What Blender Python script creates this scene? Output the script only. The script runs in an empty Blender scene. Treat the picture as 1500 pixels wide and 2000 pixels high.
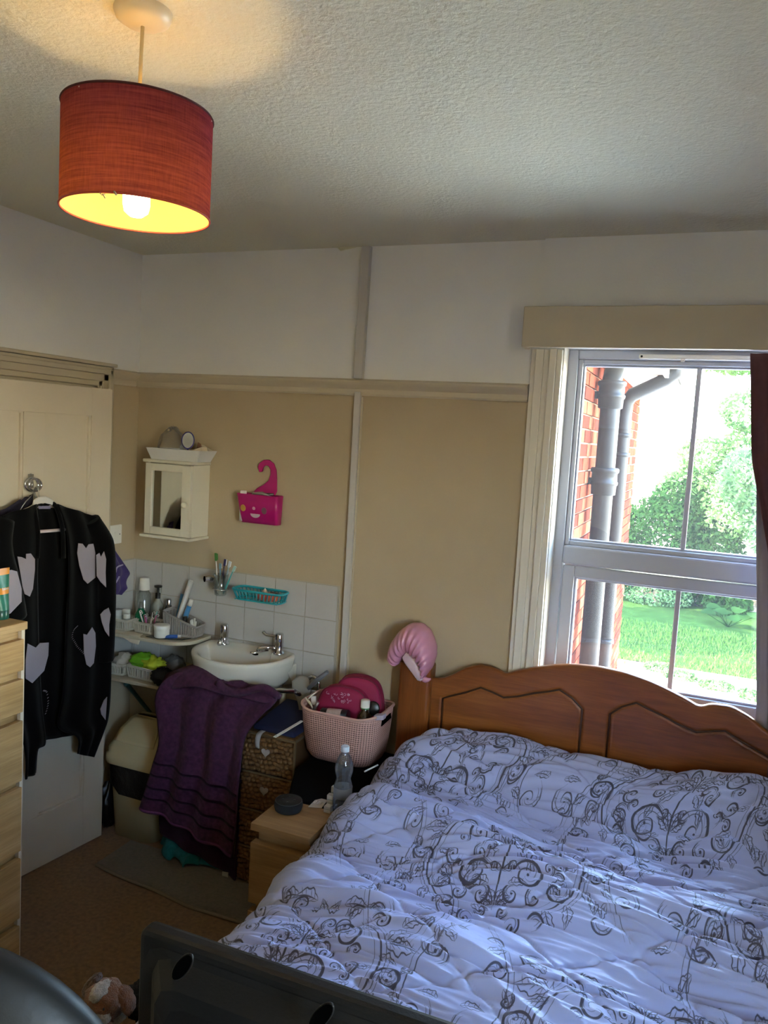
import bpy, bmesh, math, random
import numpy as np
from mathutils import Vector, Matrix, noise
random.seed(7)
rng = np.random.default_rng(5)
PI = math.pi
S = bpy.context.scene
COL = S.collection

# ------------------------------------------------------------------ camera, world, sun, exposure
YAW, PITCH, ROLL, FPX = -0.3827, -0.0955, 0.0580, 1552.98
CAM = np.array([2.4612, -3.0003, 1.8479])
cy, sy, cp, sp, cr, sr = math.cos(YAW), math.sin(YAW), math.cos(PITCH), math.sin(PITCH), math.cos(ROLL), math.sin(ROLL)
FW = np.array([sy * cp, cy * cp, sp]); RT = np.array([cy, -sy, 0.0]); UP = np.cross(RT, FW)
CR = RT * cr + UP * sr; CU = -RT * sr + UP * cr
cam = bpy.data.cameras.new('camera'); camo = bpy.data.objects.new('camera', cam); COL.objects.link(camo)
cam.sensor_fit = 'AUTO'; cam.sensor_width = 36; cam.lens = FPX * 36 / 2000; cam.clip_start = .02; cam.clip_end = 200
M = Matrix(((CR[0], CU[0], -FW[0], CAM[0]), (CR[1], CU[1], -FW[1], CAM[1]), (CR[2], CU[2], -FW[2], CAM[2]), (0, 0, 0, 1)))
camo.matrix_world = M
S.camera = camo
S.view_settings.view_transform = 'Standard'; S.view_settings.look = 'None'
S.view_settings.gamma = 1; S.view_settings.use_curve_mapping = False
S.view_settings.exposure = 3.62
S.cycles.max_bounces = 10; S.cycles.diffuse_bounces = 6; S.cycles.transparent_max_bounces = 12
S.cycles.sample_clamp_indirect = 12; S.cycles.use_denoising = True
S.cycles.caustics_reflective = False; S.cycles.caustics_refractive = False
W = bpy.data.worlds.new('sky'); S.world = W; W.use_nodes = True
wn = W.node_tree.nodes; wl = W.node_tree.links; wn.clear()
wo = wn.new('ShaderNodeOutputWorld'); wb = wn.new('ShaderNodeBackground'); ws = wn.new('ShaderNodeTexSky')
ws.sky_type = 'NISHITA'; ws.sun_disc = False; ws.sun_elevation = math.radians(52); ws.sun_rotation = math.radians(226)
ws.air_density = 1.2; ws.dust_density = 0.6; ws.ozone_density = 1.0
wb.inputs['Strength'].default_value = 0.98
wl.new(ws.outputs[0], wb.inputs[0]); wl.new(wb.outputs[0], wo.inputs[0])
sl = bpy.data.lights.new('sun', 'SUN'); sl.energy = 4.4; sl.angle = math.radians(.6); sl.color = (1, .95, .86)
so = bpy.data.objects.new('sun', sl); COL.objects.link(so); so.location = (-12, -12, 25)
so.rotation_euler = Vector((-.42, -.40, .81)).to_track_quat('Z', 'Y').to_euler()

# ------------------------------------------------------------------ points on real planes
def _ray(px, py): return FW + CR * (px - 750) / FPX + CU * (1000 - py) / FPX
def at_x(px, py, x): d = _ray(px, py); return CAM + d * (x - CAM[0]) / d[0]
def at_y(px, py, y): d = _ray(px, py); return CAM + d * (y - CAM[1]) / d[1]
def at_z(px, py, z): d = _ray(px, py); return CAM + d * (z - CAM[2]) / d[2]
def at_d(px, py, t): return CAM + _ray(px, py) * t

# ------------------------------------------------------------------ materials
MATS = {}
def srgb(h):
    r = []
    for i in (0, 2, 4):
        c = int(h[i:i + 2], 16) / 255
        r.append(c / 12.92 if c < .04045 else ((c + .055) / 1.055) ** 2.4)
    return (*r, 1)
class NT:
    def __init__(s, name):
        s.m = bpy.data.materials.new(name); s.m.use_nodes = True; s.t = s.m.node_tree; s.t.nodes.clear()
        s.out = s.n('ShaderNodeOutputMaterial')
    def n(s, k, **kw):
        x = s.t.nodes.new(k)
        for a, b in kw.items():
            if a.startswith('_'): x.inputs[a[1:].replace('_', ' ')].default_value = b
            else: setattr(x, a, b)
        return x
    def l(s, a, b): s.t.links.new(a, b)
    def coord(s, scale=(1, 1, 1), kind='Object', rot=(0, 0, 0)):
        c = s.n('ShaderNodeTexCoord'); mp = s.n('ShaderNodeMapping'); mp.inputs['Scale'].default_value = scale
        mp.inputs['Rotation'].default_value = rot
        s.l(c.outputs[kind], mp.inputs[0]); return mp.outputs[0]
    def noise(s, vec, scale, detail=3, rough=.5):
        x = s.n('ShaderNodeTexNoise'); x.inputs['Scale'].default_value = scale; x.inputs['Detail'].default_value = detail
        x.inputs['Roughness'].default_value = rough; s.l(vec, x.inputs['Vector']); return x.outputs['Fac']
    def ramp(s, fac, stops):
        r = s.n('ShaderNodeValToRGB'); e = r.color_ramp.elements
        while len(e) < len(stops): e.new(.5)
        for i, (p, c) in enumerate(stops): e[i].position = p; e[i].color = c
        s.l(fac, r.inputs[0]); return r.outputs[0]
    def bump(s, h, strength, dist):
        b = s.n('ShaderNodeBump'); b.inputs['Strength'].default_value = strength; b.inputs['Distance'].default_value = dist
        s.l(h, b.inputs['Height']); return b.outputs[0]
def mul(c, k): return (c[0] * k, c[1] * k, c[2] * k, 1)
def mat(name, col, rough=.6, var=0, vscale=20, bump=0, bscale=200, bdist=.002, metal=0, spec=.5, stretch=(1, 1, 1), sheen=0, coat=0, sss=0, trans=0, alpha=1, emit=0):
    if name in MATS: return MATS[name]
    if isinstance(col, str): col = srgb(col)
    k = NT(name); b = k.n('ShaderNodeBsdfPrincipled'); k.l(b.outputs[0], k.out.inputs[0])
    b.inputs['Roughness'].default_value = rough; b.inputs['Metallic'].default_value = metal
    b.inputs['Specular IOR Level'].default_value = spec; b.inputs['Base Color'].default_value = col
    if sheen: b.inputs['Sheen Weight'].default_value = sheen
    if coat: b.inputs['Coat Weight'].default_value = coat
    if emit: b.inputs['Emission Color'].default_value = col; b.inputs['Emission Strength'].default_value = emit
    if alpha < 1: b.inputs['Alpha'].default_value = alpha
    v = k.coord(stretch)
    if var:
        f = k.noise(v, vscale, 4); k.l(k.ramp(f, [(.3, mul(col, 1 - var)), (.7, mul(col, 1 + var * .6))]), b.inputs['Base Color'])
    if bump:
        k.l(k.bump(k.noise(v, bscale, 4, .6), bump, bdist), b.inputs['Normal'])
    MATS[name] = k.m; return k.m
def wood(name, c1, c2, c3, axis='x', scale=1.0, rough=.45, knots=False, fine=1.0):
    k = NT(name); b = k.n('ShaderNodeBsdfPrincipled'); k.l(b.outputs[0], k.out.inputs[0]); b.inputs['Roughness'].default_value = rough
    st = {'x': (.9, 9, 9), 'y': (9, .9, 9), 'z': (9, 9, .9)}[axis]
    v = k.coord(tuple(a * scale for a in st))
    n1 = k.noise(v, 2.2, 6, .62)
    c = k.coord((1, 1, 1)); n2 = k.noise(c, 3, 2)
    mx = k.n('ShaderNodeMath', operation='MULTIPLY_ADD'); k.l(n2, mx.inputs[0]); mx.inputs[1].default_value = .35; k.l(n1, mx.inputs[2])
    sub = k.n('ShaderNodeMath', operation='SUBTRACT'); k.l(mx.outputs[0], sub.inputs[0]); sub.inputs[1].default_value = .17
    colr = k.ramp(sub.outputs[0], [(.3, srgb(c1)), (.5, srgb(c2)), (.72, srgb(c3))])
    st2 = {'x': (3, 90, 90), 'y': (90, 3, 90), 'z': (90, 90, 3)}[axis]
    gr = k.noise(k.coord(st2), 2.5 * fine, 3, .6)
    mm = k.n('ShaderNodeMix', data_type='RGBA', blend_type='MULTIPLY'); mm.inputs[0].default_value = .35
    k.l(colr, mm.inputs[6]); k.l(k.ramp(gr, [(.35, (.55, .5, .45, 1)), (.6, (1, 1, 1, 1))]), mm.inputs[7]); last = mm.outputs[2]
    if knots:
        vo = k.n('ShaderNodeTexVoronoi'); vo.inputs['Scale'].default_value = 5.5; k.l(k.coord((.7, 1, 1.3)), vo.inputs['Vector'])
        m2 = k.n('ShaderNodeMix', data_type='RGBA', blend_type='MULTIPLY'); m2.inputs[0].default_value = 1
        k.l(last, m2.inputs[6]); k.l(k.ramp(vo.outputs['Distance'], [(.03, (.18, .1, .06, 1)), (.09, (1, 1, 1, 1))]), m2.inputs[7]); last = m2.outputs[2]
    k.l(last, b.inputs['Base Color']); k.l(k.bump(gr, .12, .001), b.inputs['Normal']); MATS[name] = k.m; return k.m
def glass_mat(name, tint=(1, 1, 1, 1), gloss=.06, haze=0.0, hazecol=(.8, .8, .8, 1), rough=.02):
    k = NT(name); tr = k.n('ShaderNodeBsdfTransparent'); tr.inputs[0].default_value = tint
    gl = k.n('ShaderNodeBsdfGlossy'); gl.inputs['Roughness'].default_value = rough
    fr = k.n('ShaderNodeLayerWeight'); fr.inputs['Blend'].default_value = .25
    ma = k.n('ShaderNodeMath', operation='MULTIPLY_ADD'); k.l(fr.outputs['Fresnel'], ma.inputs[0]); ma.inputs[1].default_value = .5; ma.inputs[2].default_value = gloss
    mx = k.n('ShaderNodeMixShader'); k.l(ma.outputs[0], mx.inputs[0]); k.l(tr.outputs[0], mx.inputs[1]); k.l(gl.outputs[0], mx.inputs[2]); last = mx.outputs[0]
    if haze:
        df = k.n('ShaderNodeBsdfTranslucent'); df.inputs[0].default_value = hazecol
        d2 = k.n('ShaderNodeBsdfDiffuse'); d2.inputs[0].default_value = hazecol
        a = k.n('ShaderNodeMixShader'); a.inputs[0].default_value = .5; k.l(df.outputs[0], a.inputs[1]); k.l(d2.outputs[0], a.inputs[2])
        m2 = k.n('ShaderNodeMixShader'); m2.inputs[0].default_value = haze; k.l(last, m2.inputs[1]); k.l(a.outputs[0], m2.inputs[2]); last = m2.outputs[0]
    k.l(last, k.out.inputs[0]); MATS[name] = k.m; return k.m

# ------------------------------------------------------------------ mesh builder
class MB:
    def __init__(s): s.v = []; s.f = []; s.sm = []; s.mi = []; s.uv = {}
    def add(s, vs, fs, smooth=False, mi=0):
        o = len(s.v); s.v += [tuple(map(float, p)) for p in vs]
        for f in fs: s.f.append(tuple(i + o for i in f)); s.sm.append(smooth); s.mi.append(mi)
        return s
    def box(s, x0, x1, y0, y1, z0, z1, mi=0):
        x0, x1 = min(x0, x1), max(x0, x1); y0, y1 = min(y0, y1), max(y0, y1); z0, z1 = min(z0, z1), max(z0, z1)
        vs = [(x, y, z) for z in (z0, z1) for y in (y0, y1) for x in (x0, x1)]
        return s.add(vs, [(0, 2, 3, 1), (4, 5, 7, 6), (0, 1, 5, 4), (2, 6, 7, 3), (0, 4, 6, 2), (1, 3, 7, 5)], mi=mi)
    def bxc(s, c, u, v, w, mi=0):   # centre and three half-axis vectors
        c, u, v, w = map(np.array, (c, u, v, w))
        vs = [c + a * u + b * v + d * w for d in (-1, 1) for b in (-1, 1) for a in (-1, 1)]
        fs = [(0, 2, 3, 1), (4, 5, 7, 6), (0, 1, 5, 4), (2, 6, 7, 3), (0, 4, 6, 2), (1, 3, 7, 5)]
        if np.dot(np.cross(u, v), w) < 0: fs = [f[::-1] for f in fs]
        return s.add(vs, fs, mi=mi)
    def grid(s, P, closed_u=False, closed_v=False, smooth=True, flip=False, mi=0):
        P = np.asarray(P); n, m = P.shape[:2]; fs = []
        for i in range(n if closed_u else n - 1):
            for j in range(m if closed_v else m - 1):
                a = i * m + j; b = i * m + (j + 1) % m; c = ((i + 1) % n) * m + (j + 1) % m; d = ((i + 1) % n) * m + j
                fs.append((a, d, c, b) if flip else (a, b, c, d))
        return s.add(P.reshape(-1, 3), fs, smooth, mi)
    def tube(s, pts, r, n=10, smooth=True, cap=True, closed=False, mi=0):
        pts = [np.array(p, float) for p in pts]; R = r if hasattr(r, '__len__') else [r] * len(pts); rings = []
        t0 = pts[1] - pts[0]; t0 /= np.linalg.norm(t0)
        a = np.cross(t0, (0, 0, 1)) if abs(t0[2]) < .9 else np.cross(t0, (1, 0, 0)); a /= np.linalg.norm(a)
        for i, p in enumerate(pts):
            if closed: t = pts[(i + 1) % len(pts)] - pts[i - 1]
            else: t = pts[min(i + 1, len(pts) - 1)] - pts[max(i - 1, 0)]
            t = t / (np.linalg.norm(t) + 1e-12); a = a - t * np.dot(a, t); a /= np.linalg.norm(a) + 1e-12; b = np.cross(t, a)
            rings.append([p + R[i] * (a * math.cos(2 * PI * k / n) + b * math.sin(2 * PI * k / n)) for k in range(n)])
        o = len(s.v); s.grid(rings, closed_u=closed, closed_v=True, smooth=smooth, mi=mi)
        if cap and not closed:
            s.f.append(tuple(o + k for k in reversed(range(n)))); s.sm.append(False); s.mi.append(mi)
            q = o + (len(pts) - 1) * n; s.f.append(tuple(q + k for k in range(n))); s.sm.append(False); s.mi.append(mi)
        return s
    def lathe(s, prof, c=(0, 0, 0), n=24, ax=None, smooth=True, mi=0):   # prof: (r, h) bottom to top
        c = np.array(c, float); A = np.array(ax, float) if ax is not None else np.array((0, 0, 1.)); A = A / np.linalg.norm(A)
        U = np.cross(A, (0, 1, 0)) if abs(A[1]) < .9 else np.cross(A, (1, 0, 0)); U /= np.linalg.norm(U); V = np.cross(A, U)
        P = [[c + A * h + max(r, 1e-5) * (U * math.cos(2 * PI * k / n) + V * math.sin(2 * PI * k / n)) for k in range(n)] for r, h in prof]
        return s.grid(P, closed_v=True, smooth=smooth, mi=mi)
    def slab(s, pts, nrm, th, mi=0, smooth=False):   # polygon pts (3D) extruded both ways along nrm
        nrm = np.array(nrm, float); nrm /= np.linalg.norm(nrm); pts = [np.array(p, float) for p in pts]; n = len(pts)
        vs = [p + nrm * th / 2 for p in pts] + [p - nrm * th / 2 for p in pts]
        fs = [tuple(range(n)), tuple(reversed(range(n, 2 * n)))] + [(i, i + n, (i + 1) % n + n, (i + 1) % n) for i in range(n)]
        return s.add(vs, fs, smooth, mi)
    def ell(s, c, r, n=16, m=10, rot=None, mi=0, pw=1.0):
        P = []
        for i in range(m + 1):
            th = PI * i / m - PI / 2; row = []
            for k in range(n):
                ph = 2 * PI * k / n
                f = lambda q: math.copysign(abs(q) ** pw, q)
                p = np.array((r[0] * f(math.cos(th)) * f(math.cos(ph)), r[1] * f(math.cos(th)) * f(math.sin(ph)), r[2] * f(math.sin(th))))
                if rot is not None: p = np.array(rot @ Vector(p))
                row.append(np.array(c) + p)
            P.append(row)
        return s.grid(P, closed_v=True, mi=mi)
    def xf(s, M):
        s.v = [tuple(M @ Vector(p)) for p in s.v]; return s
def cat_rom(P, n):      # smooth open curve through P, n samples per span
    P = [np.array(p, float) for p in P]; Q = [2 * P[0] - P[1]] + P + [2 * P[-1] - P[-2]]; out = []
    for i in range(1, len(Q) - 2):
        for k in range(n):
            t = k / n; a, b, c, d = Q[i - 1:i + 3]
            out.append(.5 * (2 * b + (c - a) * t + (2 * a - 5 * b + 4 * c - d) * t * t + (3 * b - a - 3 * c + d) * t ** 3))
    out.append(P[-1]); return out
def surf(ctrl, nu, nv):     # smooth surface through rows of control points
    rows = [cat_rom(r, nv) for r in ctrl]; cols = []
    for j in range(len(rows[0])): cols.append(cat_rom([r[j] for r in rows], nu))
    return np.array(cols).transpose(1, 0, 2)
ORG = {}
def obj(name, mb, m, parent=None, bevel=0, seg=2, solid=0, subd=0, solid_off=-1, smooth_bevel=True, org=None):
    o0 = np.array(ORG[parent.name]) if parent is not None else (np.array(org, float) if org is not None else np.zeros(3))
    me = bpy.data.meshes.new(name)
    me.from_pydata([(p[0] - o0[0], p[1] - o0[1], p[2] - o0[2]) for p in mb.v], [], mb.f)
    me.polygons.foreach_set('use_smooth', mb.sm); me.polygons.foreach_set('material_index', mb.mi)
    for q in (m if isinstance(m, (list, tuple)) else [m]): me.materials.append(q)
    me.validate(); me.update()
    o = bpy.data.objects.new(name, me); COL.objects.link(o)
    if parent is not None: o.parent = parent
    else: o.location = tuple(o0)
    ORG[o.name] = tuple(o0)
    if solid: q = o.modifiers.new('solid', 'SOLIDIFY'); q.thickness = solid; q.offset = solid_off
    if bevel: q = o.modifiers.new('bevel', 'BEVEL'); q.width = bevel; q.segments = seg; q.limit_method = 'ANGLE'; q.angle_limit = math.radians(35)
    if subd: q = o.modifiers.new('sub', 'SUBSURF'); q.levels = subd; q.render_levels = subd
    return o
def tag(o, label, cat, group=None):
    o['label'] = label; o['category'] = cat
    if group: o['group'] = group
    return o
def thing(name, label, cat, loc=(0, 0, 0), group=None):
    o = bpy.data.objects.new(name, None); COL.objects.link(o); o.location = tuple(float(a) for a in loc); o.empty_display_size = .05
    ORG[o.name] = tuple(float(a) for a in loc); return tag(o, label, cat, group)
def struct(name, mb, m, **kw):
    o = obj(name, mb, m, **kw)
    if kw.get('parent') is None: o['kind'] = 'structure'
    return o
def sempty(name, loc=(0, 0, 0)):
    o = bpy.data.objects.new(name, None); COL.objects.link(o); o.location = loc; ORG[o.name] = tuple(loc); o['kind'] = 'structure'; return o
def single(name, mb, m, label, cat, org, group=None, **kw): return tag(obj(name, mb, m, org=org, **kw), label, cat, group)
def inst(src, name, loc, parent, rot=None):
    o = bpy.data.objects.new(name, src.data); COL.objects.link(o); o.parent = parent
    p0 = ORG[parent.name]; o.location = (loc[0] - p0[0], loc[1] - p0[1], loc[2] - p0[2])
    if rot: o.rotation_euler = rot
    return o
def dup(root, loc, label, rotz=0):
    r = root.copy(); COL.objects.link(r); r.location = loc; r.rotation_euler = (0, 0, rotz); r['label'] = label
    for ch in list(root.children):
        c = ch.copy(); COL.objects.link(c); c.parent = r
        for g in list(ch.children):
            d = g.copy(); COL.objects.link(d); d.parent = c
    return r
def nz(x, y=0., z=0.): return noise.noise(Vector((x, y, z)))
# ------------------------------------------------------------------ shared materials
def wall_mat():
    k = NT('two_tone_wall'); b = k.n('ShaderNodeBsdfPrincipled'); k.l(b.outputs[0], k.out.inputs[0]); b.inputs['Roughness'].default_value = .85; b.inputs['Specular IOR Level'].default_value = .2
    g = k.n('ShaderNodeNewGeometry'); sx = k.n('ShaderNodeSeparateXYZ'); k.l(g.outputs['Position'], sx.inputs[0])
    gt = k.n('ShaderNodeMath', operation='GREATER_THAN'); k.l(sx.outputs['Z'], gt.inputs[0]); gt.inputs[1].default_value = 2.03
    v = k.coord(); f = k.noise(v, 1.7, 3)
    lo = k.ramp(f, [(.3, srgb('ad9c80')), (.7, srgb('b7a68a'))]); hi = k.ramp(f, [(.3, srgb('dbdad9')), (.7, srgb('e2e1e0'))])
    mx = k.n('ShaderNodeMix', data_type='RGBA'); k.l(gt.outputs[0], mx.inputs[0]); k.l(lo, mx.inputs[6]); k.l(hi, mx.inputs[7]); k.l(mx.outputs[2], b.inputs['Base Color'])
    n1 = k.noise(v, 130, 3); n2 = k.noise(v, 5, 2)
    ad = k.n('ShaderNodeMath', operation='MULTIPLY_ADD'); k.l(n2, ad.inputs[0]); ad.inputs[1].default_value = 6; k.l(n1, ad.inputs[2])
    k.l(k.bump(ad.outputs[0], .35, .0015), b.inputs['Normal']); MATS['wall'] = k.m; return k.m
WALL = wall_mat()
CEIL = mat('ceiling_paint', 'dcd9c6', .9, bump=.8, bscale=75, bdist=.006, spec=.15)
CREAM = mat('cream_gloss', 'beb29a', .4, var=.04, vscale=8)
DOORP = mat('door_paint', 'cdc0aa', .42, var=.04, vscale=5)
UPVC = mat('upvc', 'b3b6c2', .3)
WHITEP = mat('white_plastic', 'e4e0d8', .35)
CHROME = mat('chrome', 'cfcfd2', .12, metal=1)
BLACKP = mat('black_plastic', '141416', .4)
CARPET = mat('carpet', '87684a', .95, var=.3, vscale=60, bump=.8, bscale=400, bdist=.004, spec=.1, sheen=.2)
OAK = wood('oak_veneer', '94703f', 'aa8552', 'bd9c6c', 'y', 1.0, .5)
OAKX = wood('oak_veneer_x', '7f5f38', '947045', 'a5845a', 'x', 1.0, .5)
PINE = wood('pine', '633413', '84491d', '9a5c2a', 'x', .8, .35, knots=True)
PINEZ = wood('pine_upright', '5f2f12', '7c4219', '8f5224', 'z', .8, .35, knots=True)

# ------------------------------------------------------------------ room shell
H = 2.60
XR, YF = 3.75, -4.1
b = MB(); b.box(-.3, XR + .3, YF - .3, .3, -.15, 0); struct('floor', b, CARPET)
b = MB()   # slightly sagging ceiling
N = 60; P = []
for i in range(N + 1):
    row = []
    for j in range(N + 1):
        x = XR * i / N; y = YF + (0 - YF) * j / N
        e = min(1, min(x, XR - x, y - YF, -y) / .5)
        row.append((x, y, H + .012 * e * nz(x * 1.1, y * 1.4, 3) - .008 * e))
    P.append(row)
b.grid(P, flip=True); b.box(-.3, XR + .3, YF - .3, .3, H + .04, H + .2); struct('ceiling', b, CEIL)
WX0, WX1, WZ0, WZ1 = 1.93, 2.87, .86, 2.215
b = MB(); T = .32
b.box(-.3, WX0, 0, T, 0, H + .04); b.box(WX1, XR + .3, 0, T, 0, H + .04); b.box(WX0, WX1, 0, T, 0, WZ0); b.box(WX0, WX1, 0, T, WZ1, H + .04)
struct('wall_back', b, WALL)
b = MB(); D0, D1, DZ = -1.07, -.275, 1.99
b.box(-.3, 0, D1, 0, 0, H + .04); b.box(-.3, 0, YF - .3, D0, 0, H + .04); b.box(-.3, 0, D0, D1, DZ, H + .04)
b.box(-1.3, -1.2, -1.6, .2, 0, H + .04); b.box(-1.2, -.3, -1.7, -1.6, 0, H + .04); b.box(-1.2, -.3, 0, .1, 0, H + .04); b.box(-1.3, -.3, -1.7, .1, 2.4, 2.5); b.box(-1.3, -.3, -1.7, .1, -.1, 0)
struct('wall_left', b, WALL)
FY0, FY1, FZ0, FZ1 = -3.7, -2.75, .9, 2.2     # window added in the side wall, out of view, to bring in more daylight
b = MB(); b.box(XR, XR + .3, YF - .3, FY0, 0, H + .04); b.box(XR, XR + .3, FY1, 0, 0, H + .04); b.box(XR, XR + .3, FY0, FY1, 0, FZ0); b.box(XR, XR + .3, FY0, FY1, FZ1, H + .04)
struct('wall_right', b, WALL)
w2 = sempty('added_window', (XR + .15, FY0, FZ0))
for a in ((FY0, FY0 + .06, FZ0, FZ1), (FY1 - .06, FY1, FZ0, FZ1), (FY0 + .06, FY1 - .06, FZ0, FZ0 + .06), (FY0 + .06, FY1 - .06, FZ1 - .06, FZ1), (FY0 + .06, FY1 - .06, 1.55, 1.61)):
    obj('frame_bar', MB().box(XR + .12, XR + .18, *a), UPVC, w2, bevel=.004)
b = MB(); b.box(-.3, XR + .3, YF - .3, YF, 0, H + .04); struct('wall_front', b, WALL)
b = MB(); b.box(1.836, XR, -.022, -.0005, 2.33, H + .003); struct('trim_1', b, WALL)          # boxed-out strip above the window
# picture rail profile (distance from wall, height)
RP = [(0, 2.005), (.012, 2.005), (.016, 2.012), (.014, 2.03), (.02, 2.036), (.03, 2.048), (.034, 2.056), (.034, 2.064), (.02, 2.068), (.014, 2.072), (0, 2.072)]
def rail(name, axis, a0, a1):
    b = MB()
    if axis == 'x': P = [[(a, -d, z) for d, z in RP] for a in (a0, a1)]
    else: P = [[(d, a, z) for d, z in RP] for a in (a0, a1)]
    n = len(RP); b.grid(P, smooth=False, flip=(axis == 'x')); o = len(b.v)
    b.add(P[0], [tuple(range(n))] if axis == 'x' else [tuple(reversed(range(n)))]); b.add(P[1], [tuple(reversed(range(n)))] if axis == 'x' else [tuple(range(n))])
    struct(name, b, CREAM)
rail('trim_2', 'x', .0, 1.812); rail('trim_3', 'y', -.207, -.034); rail('trim_4', 'x', 3.0, XR)
b = MB(); b.box(0.02, 1.9, -.02, 0, 0, .14); b.box(1.9, XR, -.02, 0, 0, .14); struct('baseboard_back', b, CREAM, bevel=.006)
b = MB(); b.box(0, .02, -.19, -.021, 0, .14); b.box(0, .02, YF, -1.16, 0, .14); struct('baseboard_left', b, CREAM, bevel=.006)
# door casing: ribbed architrave
b = MB()
for (o, w, d) in [(0, .022, .012), (.022, .03, .02), (.052, .02, .03), (.072, .012, .022)]:
    b.box(0, d, D1 + o, D1 + o + w, 0, DZ + .085 - (.084 - o - w) * 1); b.box(0, d, D0 - o - w, D0 - o, 0, DZ + o + w)
    b.box(0, d, D0 - o - w, D1 + o + w, DZ + o, DZ + o + w)
b.box(-.02, 0, D0, D0 + .018, 0, DZ); b.box(-.02, 0, D1 - .018, D1, 0, DZ); b.box(-.02, 0, D0, D1, DZ - .018, DZ)
b.box(0, .036, D0 - .09, D1 + .09, DZ + .086, DZ + .1)
struct('trim_5', b, CREAM, bevel=.003)
# window architrave, ribbed, plus reveal lining
b = MB()
for (o, w, d) in [(0, .018, .016), (.018, .03, .026), (.048, .022, .02), (.07, .025, .034), (.095, .02, .022)]:
    b.box(1.815 + o, 1.815 + o + w, -d, 0, .5, 2.2); b.box(2.985 - o - w, 2.985 - o, -d, 0, .5, 2.2)
b.box(WX0, WX0 + .004, 0, .1, WZ0, WZ1)
struct('trim_6', b, mat('casing_white', 'd9d2c4', .45), bevel=.004)
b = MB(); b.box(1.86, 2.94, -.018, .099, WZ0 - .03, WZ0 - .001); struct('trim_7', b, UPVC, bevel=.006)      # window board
# surface trunking on the back wall: upper and lower run
TR = mat('trunking_paint', 'b9b4ae', .5)
def quadbox(pa, pb, y0, y1):
    (ax, az), (ax2, _), = pa; (bx, bz), (bx2, _) = pb
    vs = [(bx, y1, bz), (bx2, y1, bz), (bx2, y0, bz), (bx, y0, bz), (ax, y1, az), (ax2, y1, az), (ax2, y0, az), (ax, y0, az)]
    return MB().add(vs, [(0, 1, 2, 3), (7, 6, 5, 4), (0, 4, 5, 1), (2, 6, 7, 3), (1, 5, 6, 2), (3, 7, 4, 0)])
t = thing('cable_trunking', 'pale grey boxed strip running from the picture rail up to the ceiling', 'trunking', (1.12, -.0, 2.073))
obj('cover', quadbox([(1.101, 2.597), (1.139, 2.597)], [(1.095, 2.0725), (1.133, 2.0725)], -.028, -.0005), TR, t, bevel=.003)
t = thing('cable_trunking', 'pale grey boxed strip running down from the picture rail beside the tiles', 'trunking', (1.11, -.0, .0))
obj('cover', MB().box(1.101, 1.128, -.022, -.001, .14, 2.02), TR, t, bevel=.003)
obj('side_bead', MB().box(1.129, 1.135, -.009, -.001, .14, 2.0), CREAM, t)
b = MB(); p = at_y(683, 486, -.02)
b.slab([(.995, -.03, 2.594), (1.05, -.025, 2.597), (1.075, -.02, 2.594), (1.02, -.05, 2.575)], (0, .6, 1), .002)
single('paint_flake', b, CEIL, 'flake of ceiling paper hanging loose where the grey boxed strip meets the ceiling', 'paint flake', (1.03, -.03, 2.585))

# ------------------------------------------------------------------ door (ajar)
hinge = np.array((.022, -1.055)); free = np.array((.112, -.303)); dv = free - hinge; DW = float(np.linalg.norm(dv)); dv /= DW; dn = np.array((dv[1], -dv[0]))   # dn points into the room
door = sempty('door_1', (.022, -1.055, 0))
def dpt(s_, z, o): q = hinge + dv * s_ + dn * o; return (q[0], q[1], z)
def dbox(s0, s1, z0, z1, o0, o1): 
    c = (np.array(dpt(s0, z0, o0)) + np.array(dpt(s1, z1, o1))) / 2
    return MB().bxc(c, (*(dv * (s1 - s0) / 2), 0), (*(dn * (o1 - o0) / 2), 0), (0, 0, (z1 - z0) / 2))
def dboxm(l):
    b = MB()
    for a in l: q = dbox(*a); b.add(q.v, q.f)
    return b
for nm, a in [('stile', (0, .105, .008, 1.975)), ('stile', (DW - .105, DW, .008, 1.975)), ('muntin', (.335, .425, .23, 1.86)), ('rail', (.105, DW - .105, .008, .23)), ('rail', (.105, DW - .105, .70, .90)), ('rail', (.105, DW - .105, 1.86, 1.975))]:
    if nm == 'muntin':
        for z0, z1 in ((.23, .70), (.90, 1.86)): obj(nm, dbox(a[0], a[1], z0, z1, -.04, 0), DOORP, door, bevel=.0015)
    else: obj(nm, dbox(a[0], a[1], a[2], a[3], -.04, 0), DOORP, door, bevel=.0015)
for s0, s1 in ((.105, .335), (.425, DW - .105)):
    for z0, z1 in ((.23, .70), (.90, 1.86)):
        obj('panel', dbox(s0, s1, z0, z1, -.030, -.017), DOORP, door)
        q = dboxm([(s0, s0 + .009, z0, z1, -.017, -.006), (s1 - .009, s1, z0, z1, -.017, -.006), (s0, s1, z0, z0 + .006, -.017, -.006), (s0, s1, z1 - .006, z1, -.017, -.006)])
        obj('panel_moulding', q, DOORP, door)

# ------------------------------------------------------------------ window
win = sempty('window_1', (WX0, .1, WZ0))
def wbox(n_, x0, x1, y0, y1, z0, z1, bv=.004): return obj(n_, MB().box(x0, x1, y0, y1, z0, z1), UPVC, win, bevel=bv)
wbox('outer_frame', WX0, WX0 + .04, .1, .17, WZ0, WZ1); wbox('outer_frame', WX1 - .04, WX1, .1, .17, WZ0, WZ1)
wbox('outer_frame', WX0 + .04, WX1 - .04, .1, .17, WZ1 - .035, WZ1); wbox('outer_frame', WX0 + .04, WX1 - .04, .1, .17, WZ0, WZ0 + .04)
X0, X1 = WX0 + .04, WX1 - .04
wbox('transom', X0, X1, .095, .17, 1.395, 1.468, .008)
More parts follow.
